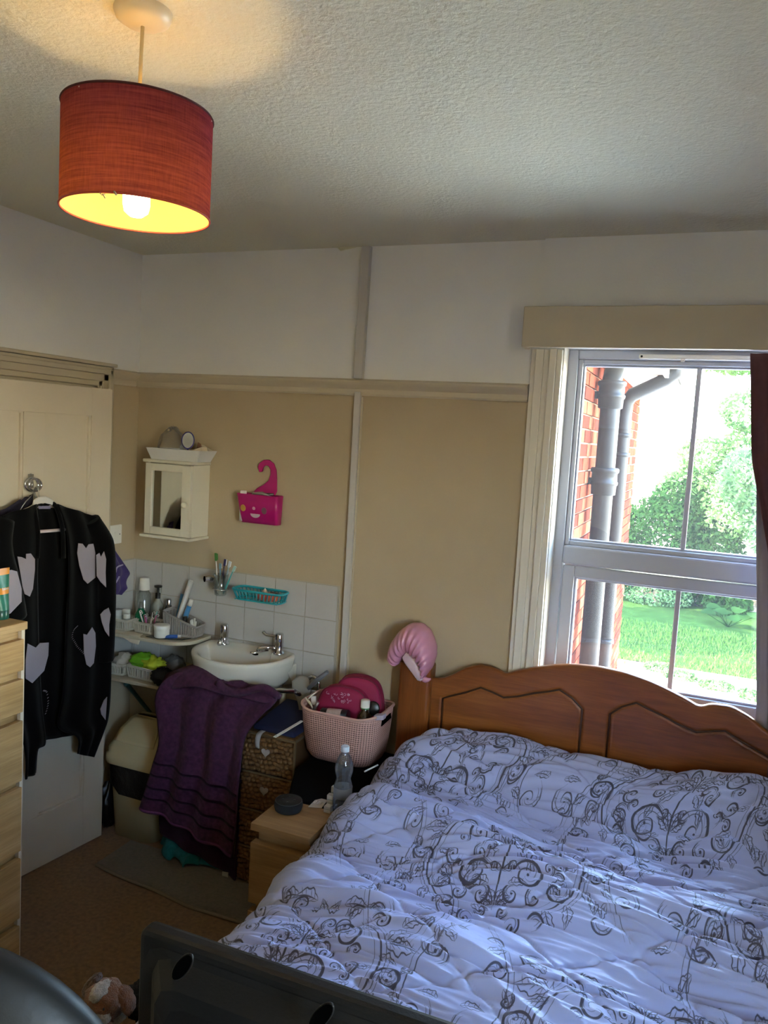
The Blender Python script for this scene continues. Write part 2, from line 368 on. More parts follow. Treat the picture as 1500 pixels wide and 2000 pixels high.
# top sash beads, bottom sash frame and beads
def beads(x0, x1, z0, z1, w, y0, y1, nm):
    wbox(nm, x0, x0 + w, y0, y1, z0, z1); wbox(nm, x1 - w, x1, y0, y1, z0, z1); wbox(nm, x0 + w, x1 - w, y0, y1, z0, z0 + w); wbox(nm, x0 + w, x1 - w, y0, y1, z1 - w, z1)
beads(X0, X1, 1.468, WZ1 - .035, .018, .112, .16, 'glazing_bead'); beads(X0 + .018, X1 - .018, 1.486, WZ1 - .053, .008, .124, .15, 'glazing_bead')
beads(X0 + .004, X1 - .004, WZ0 + .044, 1.391, .045, .105, .16, 'sash_frame'); beads(X0 + .049, X1 - .049, WZ0 + .089, 1.346, .009, .118, .15, 'glazing_bead')
GL = glass_mat('pane_glass', gloss=.03, haze=.012, hazecol=(.9, .92, 1, 1))
obj('pane', MB().box(X0 + .02, X1 - .02, .135, .139, 1.48, WZ1 - .05), GL, win)
obj('pane', MB().box(X0 + .05, X1 - .05, .135, .139, WZ0 + .09, 1.345), GL, win)
wbox('glazing_bar', 2.392, 2.410, .122, .134, 1.494, WZ1 - .06, .003); wbox('glazing_bar', 2.392, 2.410, .122, .134, WZ0 + .098, 1.337, .003)
b = MB(); b.box(2.19, 2.64, .082, .1, 2.182, 2.2); obj('trickle_vent', b, WHITEP, win, bevel=.005)
obj('vent_screw', MB().lathe([(.004, 0), (.004, .002), (0, .002)], (2.2, .082, 2.191), 10, (0, -1, 0)), BLACKP, win)
obj('vent_toggle', MB().box(2.335, 2.35, .078, .084, 2.174, 2.183), WHITEP, win, bevel=.002)

# pelmet
t = thing('pelmet', 'long plain cream pelmet board above the window', 'pelmet', (2.4, -.1, 2.19))
obj('front_board', MB().box(1.795, 3.0, -.108, -.09, 2.197, 2.342), CREAM, t, bevel=.003)
obj('end_board', MB().box(1.795, 1.812, -.09, -.036, 2.197, 2.342), CREAM, t); obj('end_board', MB().box(2.983, 3.0, -.09, -.023, 2.197, 2.342), CREAM, t)
obj('top_board', MB().box(1.812, 2.983, -.09, -.036, 2.325, 2.342), CREAM, t)

# curtain: leading edge swings towards the window's far side lower down
CUR = mat('curtain_cloth', '5f3a40', .9, var=.15, vscale=40, bump=.3, bscale=500, bdist=.001, sheen=.3)
LIN = mat('curtain_lining', 'a59ea6', .9, bump=.2, bscale=300, bdist=.001)
def curtain(edge, x1, y0, amp, nw, z0=.35, z1=2.19):
    P = []
    for i in range(41):
        z = z1 + (z0 - z1) * i / 40; e = float(np.interp(z, [p[0] for p in edge], [p[1] for p in edge])); row = []
        for j in range(61):
            u = j / 60; row.append((e + (x1 - e) * u, y0 + amp * math.sin(u * nw * 2 * PI + .5 * math.sin(z * 3)) * (.6 + .4 * nz(u * 3, z)), z))
        P.append(row)
    return MB().grid(P)
t = thing('curtain', 'dusty red curtain drawn to the side of the window', 'curtain', (2.8, -.06, .35))
obj('face_cloth', curtain([(.35, 2.75), (1.0, 2.735), (1.35, 2.70), (1.52, 2.675), (1.84, 2.592), (2.19, 2.556)], 2.97, -.066, .016, 6), CUR, t, solid=.003)
obj('lining', curtain([(.35, 2.70), (1.0, 2.688), (1.2, 2.668), (1.36, 2.655), (1.55, 2.635), (1.84, 2.61), (2.19, 2.58)], 2.96, -.03, .007, 7), LIN, t, solid=.002)

# ------------------------------------------------------------------ tiles
TILE = mat('glazed_tile', 'bab6b0', .18, var=.03, vscale=3)
t = thing('tiled_splashback', 'square white ceramic wall tiles in three rows behind the basin', 'tiles', (.55, 0, .756))
obj('grout', MB().box(.004, 1.0755, -.004, -.0005, .755, 1.2085), mat('grout', 'a79f8e', .9), t)
obj('grout', MB().box(.0005, .004, -.186, -.004, .755, 1.2085), MATS['grout'], t)
tm = MB().box(-.0737, .0737, -.004, .004, -.0737, .0737); first = None
for j in range(3):
    for k in range(8):
        x = 1.0685 - .15 * k - .075; z = 1.206 - .15 * j - .075
        if k == 7:
            obj('tile', MB().box(.0055, 1.0685 - .15 * 7 - .0013, -.0085, -.0045, z - .0737, z + .0737), TILE, t, bevel=.0015); continue
        if first is None: first = obj('tile', MB().box(x - .0737, x + .0737, -.0085, -.0045, z - .0737, z + .0737), TILE, t, bevel=.002); fx, fz = x, z
        else: o = inst(first, 'tile', (x - fx + .55, 0, z - fz + .756), t); q = o.modifiers.new('bevel', 'BEVEL'); q.width = .002; q.segments = 2
    obj('tile', MB().box(.0045, .0085, -.158, -.0095, 1.206 - .15 * j - .1487, 1.206 - .15 * j - .0013), TILE, t, bevel=.002)
# ------------------------------------------------------------------ outside: rear wing, pipes, garden (ground lies one storey below)
GZ = -2.8
WXP = 1.84      # face of the rear wing
b = MB(); b.box(WXP - 3.0, WXP - .012, .325, 4.64, GZ, 2.42)
wing = sempty('rear_wing', (WXP, .5, GZ))
struct('mortar', b, mat('mortar', '7a6e60', .95, spec=0, bump=.4, bscale=90), parent=wing)
BR = [mat('brick_red', '6c3323', .95, spec=0, var=.2, vscale=30, bump=.5, bscale=120), mat('brick_orange', '78432f', .95, spec=0, var=.2, vscale=30, bump=.5, bscale=120), mat('brick_dark', '57291f', .95, spec=0, var=.2, vscale=30, bump=.5, bscale=120)]
srcs = []
for m_ in BR:
    q = MB().box(-.05, 0, 0, .213, 0, .065); me_o = obj('brick', q, m_, org=(0, 0, 0)); srcs.append(me_o)
cells = []
for c in range(-38, 33):
    z = .0 + c * .075
    off = .1125 if c % 2 else 0
    for k in range(-1, 20):
        y0 = .33 + off + k * .225; y1 = y0 + .213
        y0 = max(y0, .33); y1 = min(y1, 4.64)
        if y1 - y0 < .04: continue
        cells.append((y0, y1, z))
def vis(c): 
    ym = (c[0] + c[1]) / 2; d = ym + 3.0
    return (ym > 1.0) and (c[2] > -.45 and c[2] < 2.45) and (c[2] < 1.85 + .15 * d) and c[2] > 1.85 - .32 * d
near = sorted([c for c in cells if vis(c)], key=lambda c: c[0])[:300]; ns = set(near)
for i, c in enumerate(near):
    s_ = srcs[int(rng.integers(0, 3))]
    o = bpy.data.objects.new('brick', s_.data); COL.objects.link(o); o.parent = wing
    o.location = (float(rng.uniform(-.002, .002)), c[0] - .5, c[2] - GZ); o.scale = (1, (c[1] - c[0]) / .213, 1)
for s_ in srcs: bpy.data.objects.remove(s_)
q = MB()
for c in cells:
    if c not in ns: q.box(WXP - .05, WXP, c[0], c[1], c[2], c[2] + .065, mi=int(rng.integers(0, 3)))
o = obj('brick_courses', q, BR, wing); o['kind'] = 'stuff'
# eaves of the wing
EV = mat('eaves_paint', 'e8e2d2', .6)
obj('soffit', MB().box(WXP - .02, WXP + .30, .34, 4.78, 2.36, 2.39), EV, wing); obj('fascia', MB().box(WXP + .30, WXP + .325, .34, 4.80, 2.34, 2.52), EV, wing)
q = MB(); q.slab([(WXP + .36, .34, 2.52), (WXP + .36, 4.85, 2.52), (WXP - 3, 4.85, 4.3), (WXP - 3, .34, 4.3)], (.5, 0, 1), .04); obj('roof_slope', q, mat('slate', '5a5450', .8, var=.2, vscale=6), wing)
IRON = mat('painted_iron', '1b1816', .5, spec=.3, var=.3, vscale=9)
gt = thing('gutter', 'dark half-round gutter along the eaves of the brick wing', 'gutter', (WXP + .38, 2.5, 2.44))
P = [[(WXP + .385 + .055 * math.cos(a), y, 2.47 + .055 * math.sin(a)) for a in np.linspace(PI, 2 * PI, 11)] for y in (.4, 4.86)]
obj('channel', MB().grid(P), IRON, gt, solid=.004)
# soil pipe and downpipe
SX, SY = WXP + .085, 1.62
t = thing('soil_pipe', 'thick dark iron soil pipe with two flared collars on the brick wing', 'pipe', (SX, SY, GZ))
obj('pipe', MB().tube([(SX, SY, GZ), (SX, SY, 2.02), (SX, SY, 2.12), (SX - .01, SY + .03, 2.2), (SX - .0, SY + .12, 2.33)], .055, 20), IRON, t)
cz = [float(at_y(1165, 940, SY)[2]), float(at_y(1180, 772, SY)[2]), float(at_y(1150, 1290, SY)[2]) - .6]
for z in cz:
    obj('collar', MB().lathe([(.055, -.075), (.068, -.07), (.07, -.02), (.076, -.015), (.077, 0), (.071, .005), (.071, .05), (.078, .055), (.079, .072), (.071, .08), (.056, .08)], (SX, SY, z), 24), IRON, t)
    obj('lug', MB().box(SX - .09, SX - .055, SY - .02, SY + .02, z - .02, z + .02), IRON, t)
DX, DY = WXP + .058, 2.72
t = thing('downpipe', 'slim dark rainwater pipe bending out to the eaves of the brick wing', 'pipe', (DX, DY, GZ))
zb = float(at_y(1213, 785, DY)[2])
obj('pipe', MB().tube([(DX, DY, GZ), (DX, DY, zb - .1), (DX + .005, DY, zb), (DX + .04, DY, zb + .05), (DX + .25, DY, zb + .16), (DX + .3, DY, zb + .2), (DX + .325, DY, zb + .32)], .048, 16), IRON, t)
for py in (850, 888, 1255):
    z = float(at_y(1210, py, DY)[2]); obj('bracket', MB().lathe([(.049, -.015), (.058, -.012), (.058, .012), (.049, .015)], (DX, DY, z), 18).box(DX - .055, DX - .04, DY - .07, DY + .07, z - .01, z + .01), IRON, t)
b = MB(); b.box(WXP, WXP + .03, 3.9, 4.3, -.02, .5); 
t = thing('open_casement', 'small dark framed casement standing open low on the brick wing', 'window', (WXP, 4.0, -.3))
for a in ((WXP, WXP + .32, 3.98, 4.01, -.6, -.57), (WXP, WXP + .32, 3.98, 4.01, -.13, -.1), (WXP, WXP + .03, 3.98, 4.01, -.57, -.13), (WXP + .29, WXP + .32, 3.98, 4.01, -.57, -.13)):
    obj('frame_bar', MB().box(*a), mat('dark_frame', '3c4350', .5), t)
obj('pane', MB().box(WXP + .03, WXP + .29, 3.992, 3.998, -.57, -.13), MATS['pane_glass'], t)
# ground
b = MB(); b.box(-30, 40, .33, 60, GZ - .3, GZ - .02); b.box(4.1, 40, -60, .33, GZ - .3, GZ - .02); struct('ground_bed', b, mat('soil', '6b5a42', .95, var=.3, vscale=3))
PAT = mat('patio_slab', 'cfc6b2', 1, var=.08, vscale=4, spec=.1)
b = MB(); b.box(WXP, 16, .33, 15.1, GZ - .02, GZ - .012); b.box(-10, WXP, 4.64, 15.1, GZ - .02, GZ - .012)
pt = sempty('patio', (4, 6, GZ)); obj('joint_bed', b, mat('joint', 'a59c88', .95), pt)
sl_ = None
for i in range(14):
    for j in range(20):
        x0 = WXP - 1.2 + i * .61; y0 = .4 + j * .735
        if x0 < WXP and y0 < 4.7: continue
        if sl_ is None: sl_ = obj('paving_slab', MB().box(0, .6, 0, .72, 0, .03), PAT, pt, org=None); sl_.data.transform(Matrix.Translation(Vector(ORG['patio']))); 
        o = sl_ if (i, j) == (0, 0) else bpy.data.objects.new('paving_slab', sl_.data)
        if o is not sl_: COL.objects.link(o); o.parent = pt
        o.location = (x0 - 4, y0 - 6, -.015 + float(rng.uniform(-.002, .002)))
def lawn_mat():
    k = NT('lawn'); b_ = k.n('ShaderNodeBsdfPrincipled'); k.l(b_.outputs[0], k.out.inputs[0]); b_.inputs['Roughness'].default_value = 1; b_.inputs['Specular IOR Level'].default_value = 0
    v = k.coord(); k.l(k.ramp(k.noise(v, 3, 6, .7), [(.3, srgb('1c2a10')), (.55, srgb('253818')), (.8, srgb('3a5020'))]), b_.inputs['Base Color']); k.l(k.bump(k.noise(v, 40, 3), .6, .03), b_.inputs['Normal']); return k.m
LAWN = lawn_mat()
P = [[(x, y + (.5 * nz(x * .5, 3) if j == 0 else 0), GZ + .01 + .03 * nz(x, y)) for j, y in enumerate(np.linspace(15.1, 23.2, 30))] for x in np.linspace(-10, 16, 60)]
b = MB().grid(P, flip=True); o = struct('lawn', b, LAWN)
# grass blades as stuff near the lawn edge
gv, gf = [], []
for i in range(9000):
    x = rng.uniform(-1, 7); y = rng.uniform(14.7, 19.5); h_ = rng.uniform(.05, .13); a = rng.uniform(0, PI); dx, dy = .014 * math.cos(a), .014 * math.sin(a); l = rng.uniform(-.05, .05, 2)
    k = len(gv); gv += [(x - dx, y - dy, GZ), (x + dx, y + dy, GZ), (x + l[0], y + l[1], GZ + h_)]; gf.append((k, k + 1, k + 2))
o = single('grass', MB().add(gv, gf), mat('grass_blade', '3a5020', 1, spec=0), 'tufts of grass standing up at the edge of the lawn', 'grass', (3, 17, GZ)); o['kind'] = 'stuff'
# garden wall with courses
gwz = GZ + 1.15
g = sempty('garden_wall', (3, 24.2, GZ)); obj('core', MB().box(-12, 18, 24.22, 24.45, GZ, gwz), MATS['mortar'], g)
q = MB()
for c in range(5):
    for k in range(60): 
        x0 = -6 + k * .31 + (.155 if c % 2 else 0); q.box(x0, x0 + .29, 24.18, 24.3, GZ + .05 + c * .22, GZ + .25 + c * .22)
o = obj('stone_courses', q, mat('wall_stone', '7a6450', 1, spec=0, var=.25, vscale=2), g); o['kind'] = 'stuff'
# foliage
def leafmass(centers, n, leaf, seed, top=None):
    r = np.random.default_rng(seed); V = []; F = []
    w = np.array([c[3] * c[4] * c[5] for c in centers]) ** .8; w /= w.sum(); ids = r.choice(len(centers), n, p=w)
    d = r.normal(size=(n, 3)); d /= np.linalg.norm(d, axis=1)[:, None]; rad = r.uniform(.55, 1.05, n) ** .6
    c = np.array(centers)[ids]; p = c[:, :3] + d * rad[:, None] * c[:, 3:6]
    u = r.normal(size=(n, 3)); u /= np.linalg.norm(u, axis=1)[:, None]; v = np.cross(u, r.normal(size=(n, 3))); v /= np.linalg.norm(v, axis=1)[:, None]
    s_ = leaf * r.uniform(.6, 1.3, n)[:, None]
    a = p - u * s_; b_ = p + v * s_ * .5; e = p + u * s_; f = p - v * s_ * .5
    V = np.stack([a, b_, e, f], 1).reshape(-1, 3); F = [(4 * i, 4 * i + 1, 4 * i + 2, 4 * i + 3) for i in range(n)]
    m = MB(); m.v = [tuple(q) for q in V.tolist()]; m.f = F; m.sm = [False] * n; m.mi = [0] * n; return m
def leaf_mat(name, c1, c2, tr=.45):
    k = NT(name); d = k.n('ShaderNodeBsdfDiffuse'); t_ = k.n('ShaderNodeBsdfTranslucent'); mx = k.n('ShaderNodeMixShader'); mx.inputs[0].default_value = tr
    c = k.ramp(k.noise(k.coord(), 1.3, 4, .7), [(.3, srgb(c1)), (.65, srgb(c2))]); k.l(c, d.inputs[0]); k.l(c, t_.inputs[0]); k.l(d.outputs[0], mx.inputs[1]); k.l(t_.outputs[0], mx.inputs[2]); k.l(mx.outputs[0], k.out.inputs[0]); return k.m
LFA = leaf_mat('leaf_pale', '2f4a24', '587440'); LFB = leaf_mat('leaf_dark', '142812', '263f1c'); LFC = leaf_mat('leaf_silver', '2f4a2c', '547048'); BARK = mat('bark', '8a7a66', .9, var=.3, vscale=10, bump=.6, bscale=30)
def tree(name, label, x, y, h, blobs, n, leaf, m, trunks=((0, 0, 0),), seed=1, cat='tree', group=None):
    t = thing(name, label, cat, (x, y, GZ), group)
    obj('crown', leafmass([(x + a, y + b_, GZ + c, d, e, f) for a, b_, c, d, e, f in blobs], n, leaf, seed), m, t)['kind'] = 'stuff'
    for (a, dx, dy) in trunks:
        obj('trunk', MB().tube([(x + a, y, GZ), (x + a + dx * .3, y + dy * .3, GZ + h * .3), (x + a + dx, y + dy, GZ + h * .62)], [.13, .1, .05], 10), BARK, t)
    return t
tree('shrub', 'dense dark green bush beyond the lawn next to the brick wing', 1.35, 22.6, 3, [(0, 0, 1.9, 1.3, 1, 1.5), (1.3, .2, 1.5, 1.1, .9, 1.2), (.4, .3, 2.9, .9, .8, 1.0), (-1.2, 0, 1.6, 1, .9, 1.4)], 15000, .075, LFB, seed=2, cat='bush')
tree('tree', 'tall sunlit tree with silvery leaves in front of the garden wall', 5.1, 21.2, 7, [(0, 0, 3.1, 1.7, 1.3, 1.5), (-1.3, .2, 4.0, 1.1, 1, 1.0), (.6, 0, 5.2, 1.5, 1.2, 1.4), (1.8, .2, 3.6, 1.4, 1.2, 1.5), (1.3, 0, 6.5, 1.2, 1, 1.1), (-.5, 0, 6.4, .7, .8, .6), (.6, .2, 7.6, 1.0, .9, .6)], 26000, .085, LFC, trunks=((0, .5, 0), (-.35, -1.1, .2), (.3, 1.2, 0)), seed=3)
tree('tree', 'loose pale green tree whose branches thin out against the sky', 2.6, 23.2, 6, [(.3, 0, 3.0, 1.3, 1, 1.3), (1.0, .2, 4.5, 1.1, .8, 1.0), (-.3, 0, 4.6, .8, .7, .6), (.9, 0, 6.0, .9, .7, .7), (-.8, 0, 3.3, .8, .8, 1.0)], 9000, .085, LFA, trunks=((0, .4, 0),), seed=4)
tree('tree', 'bushy light green tree by the curtain side of the garden', 8.2, 20.0, 6, [(0, 0, 3.0, 1.8, 1.4, 2.0), (-.6, 0, 5.2, 1.5, 1.2, 1.5), (.6, 0, 6.8, 1.4, 1.2, 1.3)], 16000, .09, LFA, seed=5)
tree('tree', 'broad leafy tree reaching over the top of the view outside', 3.9, 15.8, 8, [(-.9, 0, 6.85, 1.3, 1.2, .45), (1.0, .3, 7.0, 1.2, 1, .5), (2.6, 0, 6.8, 1, 1, .6)], 8000, .07, LFA, trunks=((4.2, -1.5, 1.5),), seed=6)
# low border planting
for i, (x, y, r_, n, lf, mm, lab) in enumerate([(1.2, 22.4, .8, 2500, .06, LFC, 'low grey-green border plants at the foot of the dark bush'), (3.2, 22.0, .55, 900, .09, LFB, 'low leafy clump in the border behind the glazing bar'), (6.3, 18.4, .75, 3500, .06, LFA, 'white-flecked bush at the edge of the sunny paving'), (2.7, 23.3, .9, 3000, .07, LFB, 'green border plants against the garden wall')]):
    single('border_plant', leafmass([(x, y, GZ + .35, r_, r_ * .7, .5), (x + r_ * .8, y + .2, GZ + .3, r_ * .7, .5, .4)], n, lf, 20 + i), mm, lab, 'plant', (x, y, GZ))
t = thing('large_leaf_plant', 'plant with a rosette of very large round leaves by the lawn', 'plant', (3.35, 20.4, GZ))
for i in range(8):
    a = i * 2.4; r_ = .25 + .22 * (i % 3) * .5; c = np.array((3.35 + r_ * math.cos(a) * 1.5, 20.4 + r_ * math.sin(a), GZ + .35 + .12 * (i % 2)))
    n_ = 12; ring = [c + .2 * np.array((math.cos(k * 2 * PI / n_), math.sin(k * 2 * PI / n_) * .8, .15 * math.cos(k * 4 * PI / n_ + a) + .25 * math.sin(k * 2 * PI / n_))) for k in range(n_)]
    obj('leaf', MB().add([c - (0, 0, .05)] + ring, [(0, 1 + k, 1 + (k + 1) % n_) for k in range(n_)], True).tube([(3.35, 20.4, GZ), tuple(c - (0, 0, .06))], .012, 5), LFB, t)
# weeds along the paving edge
for i, (x, y) in enumerate([(1.9, 14.6), (2.3, 14.2), (3.0, 13.9), (3.7, 13.6)]):
    single('weed_clump', leafmass([(x, y, GZ + .08, .35, .2, .12)], 400, .05, 40 + i), LFA, ['weeds beside the brick wing at the paving edge', 'weeds next along the paving edge from the brick wing', 'weeds on the paving past the glazing bar', 'weeds on the paving nearest the curtain'][i], 'weeds', (x, y, GZ))
tree('tree', 'unseen broad tree added behind the brick wing to shade the lawn', -1.9, 15.2, 9, [(0, 0, 6.8, 2.4, 2.2, 1.9), (-2.0, 1.5, 6.0, 1.8, 2.0, 1.6), (.6, 2.2, 6.2, 1.5, 1.6, 1.5)], 9000, .17, LFB, trunks=((0, .3, 0),), seed=9)  # hidden from the camera, put here so its crown shades the lawn
# ------------------------------------------------------------------ bed
HY = -.06      # front face of the headboard
bed = thing('bed', 'orange pine double bed with a scalloped carved headboard under the window', 'bed', (2.16, -1.1, 0))
top_pts = [(1.525, .903), (1.56, .905), (1.60, .926), (1.65, .962), (1.71, .987), (1.77, .985), (1.811, .966), (1.859, .988), (1.925, 1.012), (1.992, 1.032), (2.07, 1.047), (2.16, 1.052)]
tx = [p[0] for p in top_pts]; tx = tx + [4.32 - a for a in tx[-2::-1]]; tz = [p[1] for p in top_pts]; tz = tz + tz[-2::-1]
gl = [(1.572, .60), (1.572, .828), (1.60, .842), (1.663, .868), (1.722, .898), (1.77, .888), (1.814, .875), (1.87, .890), (1.929, .913), (1.985, .93), (2.022, .943), (2.07, .92), (2.11, .885), (2.111, .60)]
def segd(x, z, L):
    d = 9
    for (a, b_), (c, e) in zip(L[:-1], L[1:]):
        vx, vz = c - a, e - b_; t_ = max(0, min(1, ((x - a) * vx + (z - b_) * vz) / (vx * vx + vz * vz))); d = min(d, math.hypot(x - a - t_ * vx, z - b_ - t_ * vz))
    return d
NX, NZ_ = 300, 100; P = []
sm = lambda q: float(np.interp(q, tx, tz))
for i in range(NX + 1):
    x = 1.525 + (2.795 - 1.525) * i / NX; tp = (sm(x) + sm(x - .012) + sm(x + .012)) / 3 if .02 < x - 1.525 < 1.25 else sm(x); row = []
    for j in range(NZ_ + 1):
        z = .42 + (tp - .01 - .42) * j / NZ_; mxx = min(x, 4.32 - x); d = segd(mxx, z, gl); g_ = math.exp(-(d / .006) ** 2) * .008 + (.0025 if (d > .012 and 1.575 < mxx < 2.108 and z < np.interp(mxx, [p[0] for p in gl[1:13]], [p[1] for p in gl[1:13]])) else 0)
        row.append((x, HY + g_, z))
    for a in (30, 60, 90): row.append((x, HY + .01 - .01 * math.cos(math.radians(a)), tp - .01 + .01 * math.sin(math.radians(a))))
    row += [(x, HY + .026, tp), (x, HY + .034, tp - .008), (x, HY + .034, .42)]; P.append(row)
mbh = MB().grid(P, closed_v=True); mr = len(P[0])
obj('headboard_panel', mbh, PINE, bed)
for sg in (0, 1):      # dark line along the bottom of each routed groove
    L_ = [((4.32 - a if sg else a), HY + .0065, b_) for a, b_ in gl]; obj('routed_groove', MB().tube(L_, .0042, 8), mat('groove_dark', '3a1c0c', .5), bed)
for x0 in (1.392, 2.795):
    obj('post', MB().add([(x0, HY - .03, 0), (x0 + .133, HY - .03, 0), (x0 + .133, HY + .05, 0), (x0, HY + .05, 0), (x0, HY - .03, .962), (x0 + .133, HY - .03, .962), (x0 + .133, HY + .05, .962), (x0, HY + .05, .962)],
        [(0, 3, 2, 1), (4, 5, 6, 7), (0, 1, 5, 4), (1, 2, 6, 5), (2, 3, 7, 6), (3, 0, 4, 7)]), PINEZ, bed, bevel=.014, seg=3)
for x0 in (1.43, 2.86): obj('side_rail', MB().box(x0, x0 + .03, -2.05, HY - .03, .22, .34), PINE, bed, bevel=.004)
obj('foot_rail', MB().box(1.43, 2.89, -2.08, -2.05, .22, .36), PINE, bed, bevel=.004)
for x0 in (1.43, 2.82): obj('leg', MB().box(x0, x0 + .07, -2.12, -2.05, 0, .4), PINEZ, bed, bevel=.008)
obj('mattress', MB().box(1.47, 2.85, -2.04, -.11, .3, .50), mat('mattress_tick', 'd8d4cc', .9), bed, bevel=.04, seg=3)

# duvet: print drawn as flat ink on a generated tile
def damask(n=1200, tw=.60, th=.84):
    Wp, Hp = n, int(n * th / tw); A = np.zeros((Hp, Wp), np.float32); sc = Wp / tw
    def stamp(x, y, r, v):
        px, py = x * sc, y * sc; R = r * sc; k = int(R + 2)
        xs = np.arange(int(px) - k, int(px) + k + 1); ys = np.arange(int(py) - k, int(py) + k + 1)
        d = np.hypot(xs[None] + .5 - px, ys[:, None] + .5 - py); a = np.clip(R - d + .5, 0, 1) * v
        ix = np.ix_(ys % Hp, xs % Wp); A[ix] = np.maximum(A[ix], a)
    def stroke(pts, w, v):
        pts = np.array(pts); L = np.hypot(*(np.diff(pts, axis=0).T)); s_ = np.concatenate([[0], np.cumsum(L)]); m = max(3, int(s_[-1] / .0007))
        q = np.linspace(0, s_[-1], m); X = np.interp(q, s_, pts[:, 0]); Y = np.interp(q, s_, pts[:, 1])
        for i in range(m):
            f = i / (m - 1); stamp(X[i], Y[i], max(.00028, w * .72 * (math.sin(PI * min(1, f * 1.02)) ** .7 * .8 + .12)), v)
    def both(cx, pts, w, v):
        stroke([(cx + a, b_) for a, b_ in pts], w, v); stroke([(cx - a, b_) for a, b_ in pts], w, v)
    def spiral(x, y, r, a0, turns, dr=1):
        return [(x + r * (1 - f) ** .8 * math.cos(a0 + dr * f * turns * 2 * PI), y + r * (1 - f) ** .8 * math.sin(a0 + dr * f * turns * 2 * PI)) for f in np.linspace(0, .93, 40)]
    def leaf(cx, x, y, a, l, wd, v=.8, bend=.5):
        mid = [(x + l * f * math.cos(a + bend * f), y + l * f * math.sin(a + bend * f)) for f in np.linspace(0, 1, 14)]
        nx_, ny_ = -math.sin(a), math.cos(a)
        for sg in (-1, 1):
            both(cx, [(mx_ + sg * nx_ * wd * math.sin(PI * f ** .8) * (1 + .18 * math.sin(f * 22)), my_ + sg * ny_ * wd * math.sin(PI * f ** .8) * (1 + .18 * math.sin(f * 22))) for (mx_, my_), f in zip(mid, np.linspace(0, 1, 14))], .0013, v)
            for f in (.2, .38, .55, .7):
                m_ = mid[int(f * 13)]; both(cx, [m_, (m_[0] + sg * nx_ * wd * .7 + l * .12 * math.cos(a), m_[1] + sg * ny_ * wd * .7 + l * .12 * math.sin(a))], .0009, v * .8)
        both(cx, mid, .0014, v)
    def curl(cx, x, y, r, a0, turns, dr, v=.8, w=.0026):
        sp = spiral(x, y, r, a0, turns, dr); both(cx, sp, w, v); both(cx, spiral(x, y, r * 1.12, a0 + .15, turns * .6, dr), .0009, v * .8); both(cx, spiral(x, y, r * .84, a0 - .2 * dr, turns * .55, dr), .0012, v * .8); both(cx, spiral(x, y, r * 1.2, a0 + .4, turns * .35, dr), .0007, v * .6)
        both(cx, [(x, y), (x + .0012, y + .0012), (x + .002, y)], .0038, v)
        for f in (3, 7, 11): both(cx, [sp[f], (sp[f][0] * .72 + x * .28 + .002, sp[f][1] * .72 + y * .28)], .0010, v * .7)
    def medal(cx, c0):
        stroke([(cx, c0 - .10), (cx, c0 + .15)], .0030, .85)
        for (yy, l, k) in ((-.115, .038, 3), (-.03, .045, 3), (.06, .036, 2), (.13, .034, 3)):
            for q in range(k): leaf(cx, .003, c0 + yy, -1.35 + q * .62, l * (1 - .12 * q), .008, .85, .25)
        for r_, w_, v_ in ((1.0, .0030, .8), (1.06, .0012, .7), (1.1, .0008, .6), (.93, .0009, .6)):
            both(cx, [((.030 + .135 * math.sin(f) ** .8) * r_, c0 + .02 - .125 * math.cos(f) * r_) for f in np.linspace(.35, PI - .25, 50)], w_, v_)
        for (x, y, r, a0, tn, dr, w) in [(.075, -.055, .034, 3.4, 1.35, 1, .0038), (.055, .060, .040, 3.3, 1.5, 1, .0042), (.118, .085, .030, 5.6, 1.3, 1, .0034), (.040, -.02, .018, 0, 1.3, -1, .0028), (.115, .01, .020, 2.6, 1.3, -1, .003), (.190, .02, .030, 2.4, 1.4, 1, .0034), (.215, -.015, .014, 4.2, 1.2, -1, .0026), (.030, .110, .020, 5.2, 1.3, -1, .003), (.085, .165, .022, 1.2, 1.3, -1, .003), (.045, .185, .018, 3.8, 1.3, 1, .0026), (.125, -.105, .022, 3.4, 1.3, 1, .003), (.060, -.135, .020, 1.2, 1.3, -1, .0028), (.100, -.150, .016, 5, 1.3, 1, .0026)]:
            curl(cx, x, c0 + y, r, a0, tn, dr, .82, w)
        for (x, y, a, l, wd, bd) in [(.150, -.06, -.9, .06, .014, .3), (.155, -.05, -.35, .065, .014, .3), (.150, -.035, .1, .045, .010, .3), (.165, .055, .6, .05, .011, .5), (.140, .11, 1.1, .05, .011, .4), (.100, .135, 1.3, .045, .010, -.4), (.030, -.145, -.35, .055, .009, .3), (.075, -.150, -.2, .045, .008, .3), (.150, .0, 2.4, .035, .008, .6), (.135, .05, 2.2, .04, .009, .5)]:
            leaf(cx, x, c0 + y, a, l, wd, .8, bd)
    def link(cx, c0):
        both(cx, [(.012 + .06 * math.sin(f * PI) + .02 * f, c0 - .19 + .34 * f) for f in np.linspace(0, 1, 30)], .0017, .7)
        both(cx, [(.022 + .06 * math.sin(f * PI) + .02 * f, c0 - .19 + .34 * f) for f in np.linspace(0, 1, 30)], .0008, .6)
        for (x, y, r, a0, tn, dr) in [(.055, -.07, .026, 2, 1.4, 1), (.045, .06, .030, 4, 1.4, -1), (.105, .01, .022, 0, 1.3, 1), (.09, .13, .024, 3, 1.3, -1), (.03, -.15, .02, 1, 1.3, -1), (.1, -.13, .026, 5, 1.4, -1)]: curl(cx, x, c0 + y, r, a0, tn, dr, .75)
        for (x, y, a, l) in [(.075, -.03, .6, .04), (.02, .02, -.6, .04), (.08, .08, .9, .04), (.03, -.1, -1.1, .04), (.11, -.06, -.4, .035)]: leaf(cx, x, c0 + y, a, l, .009, .75)
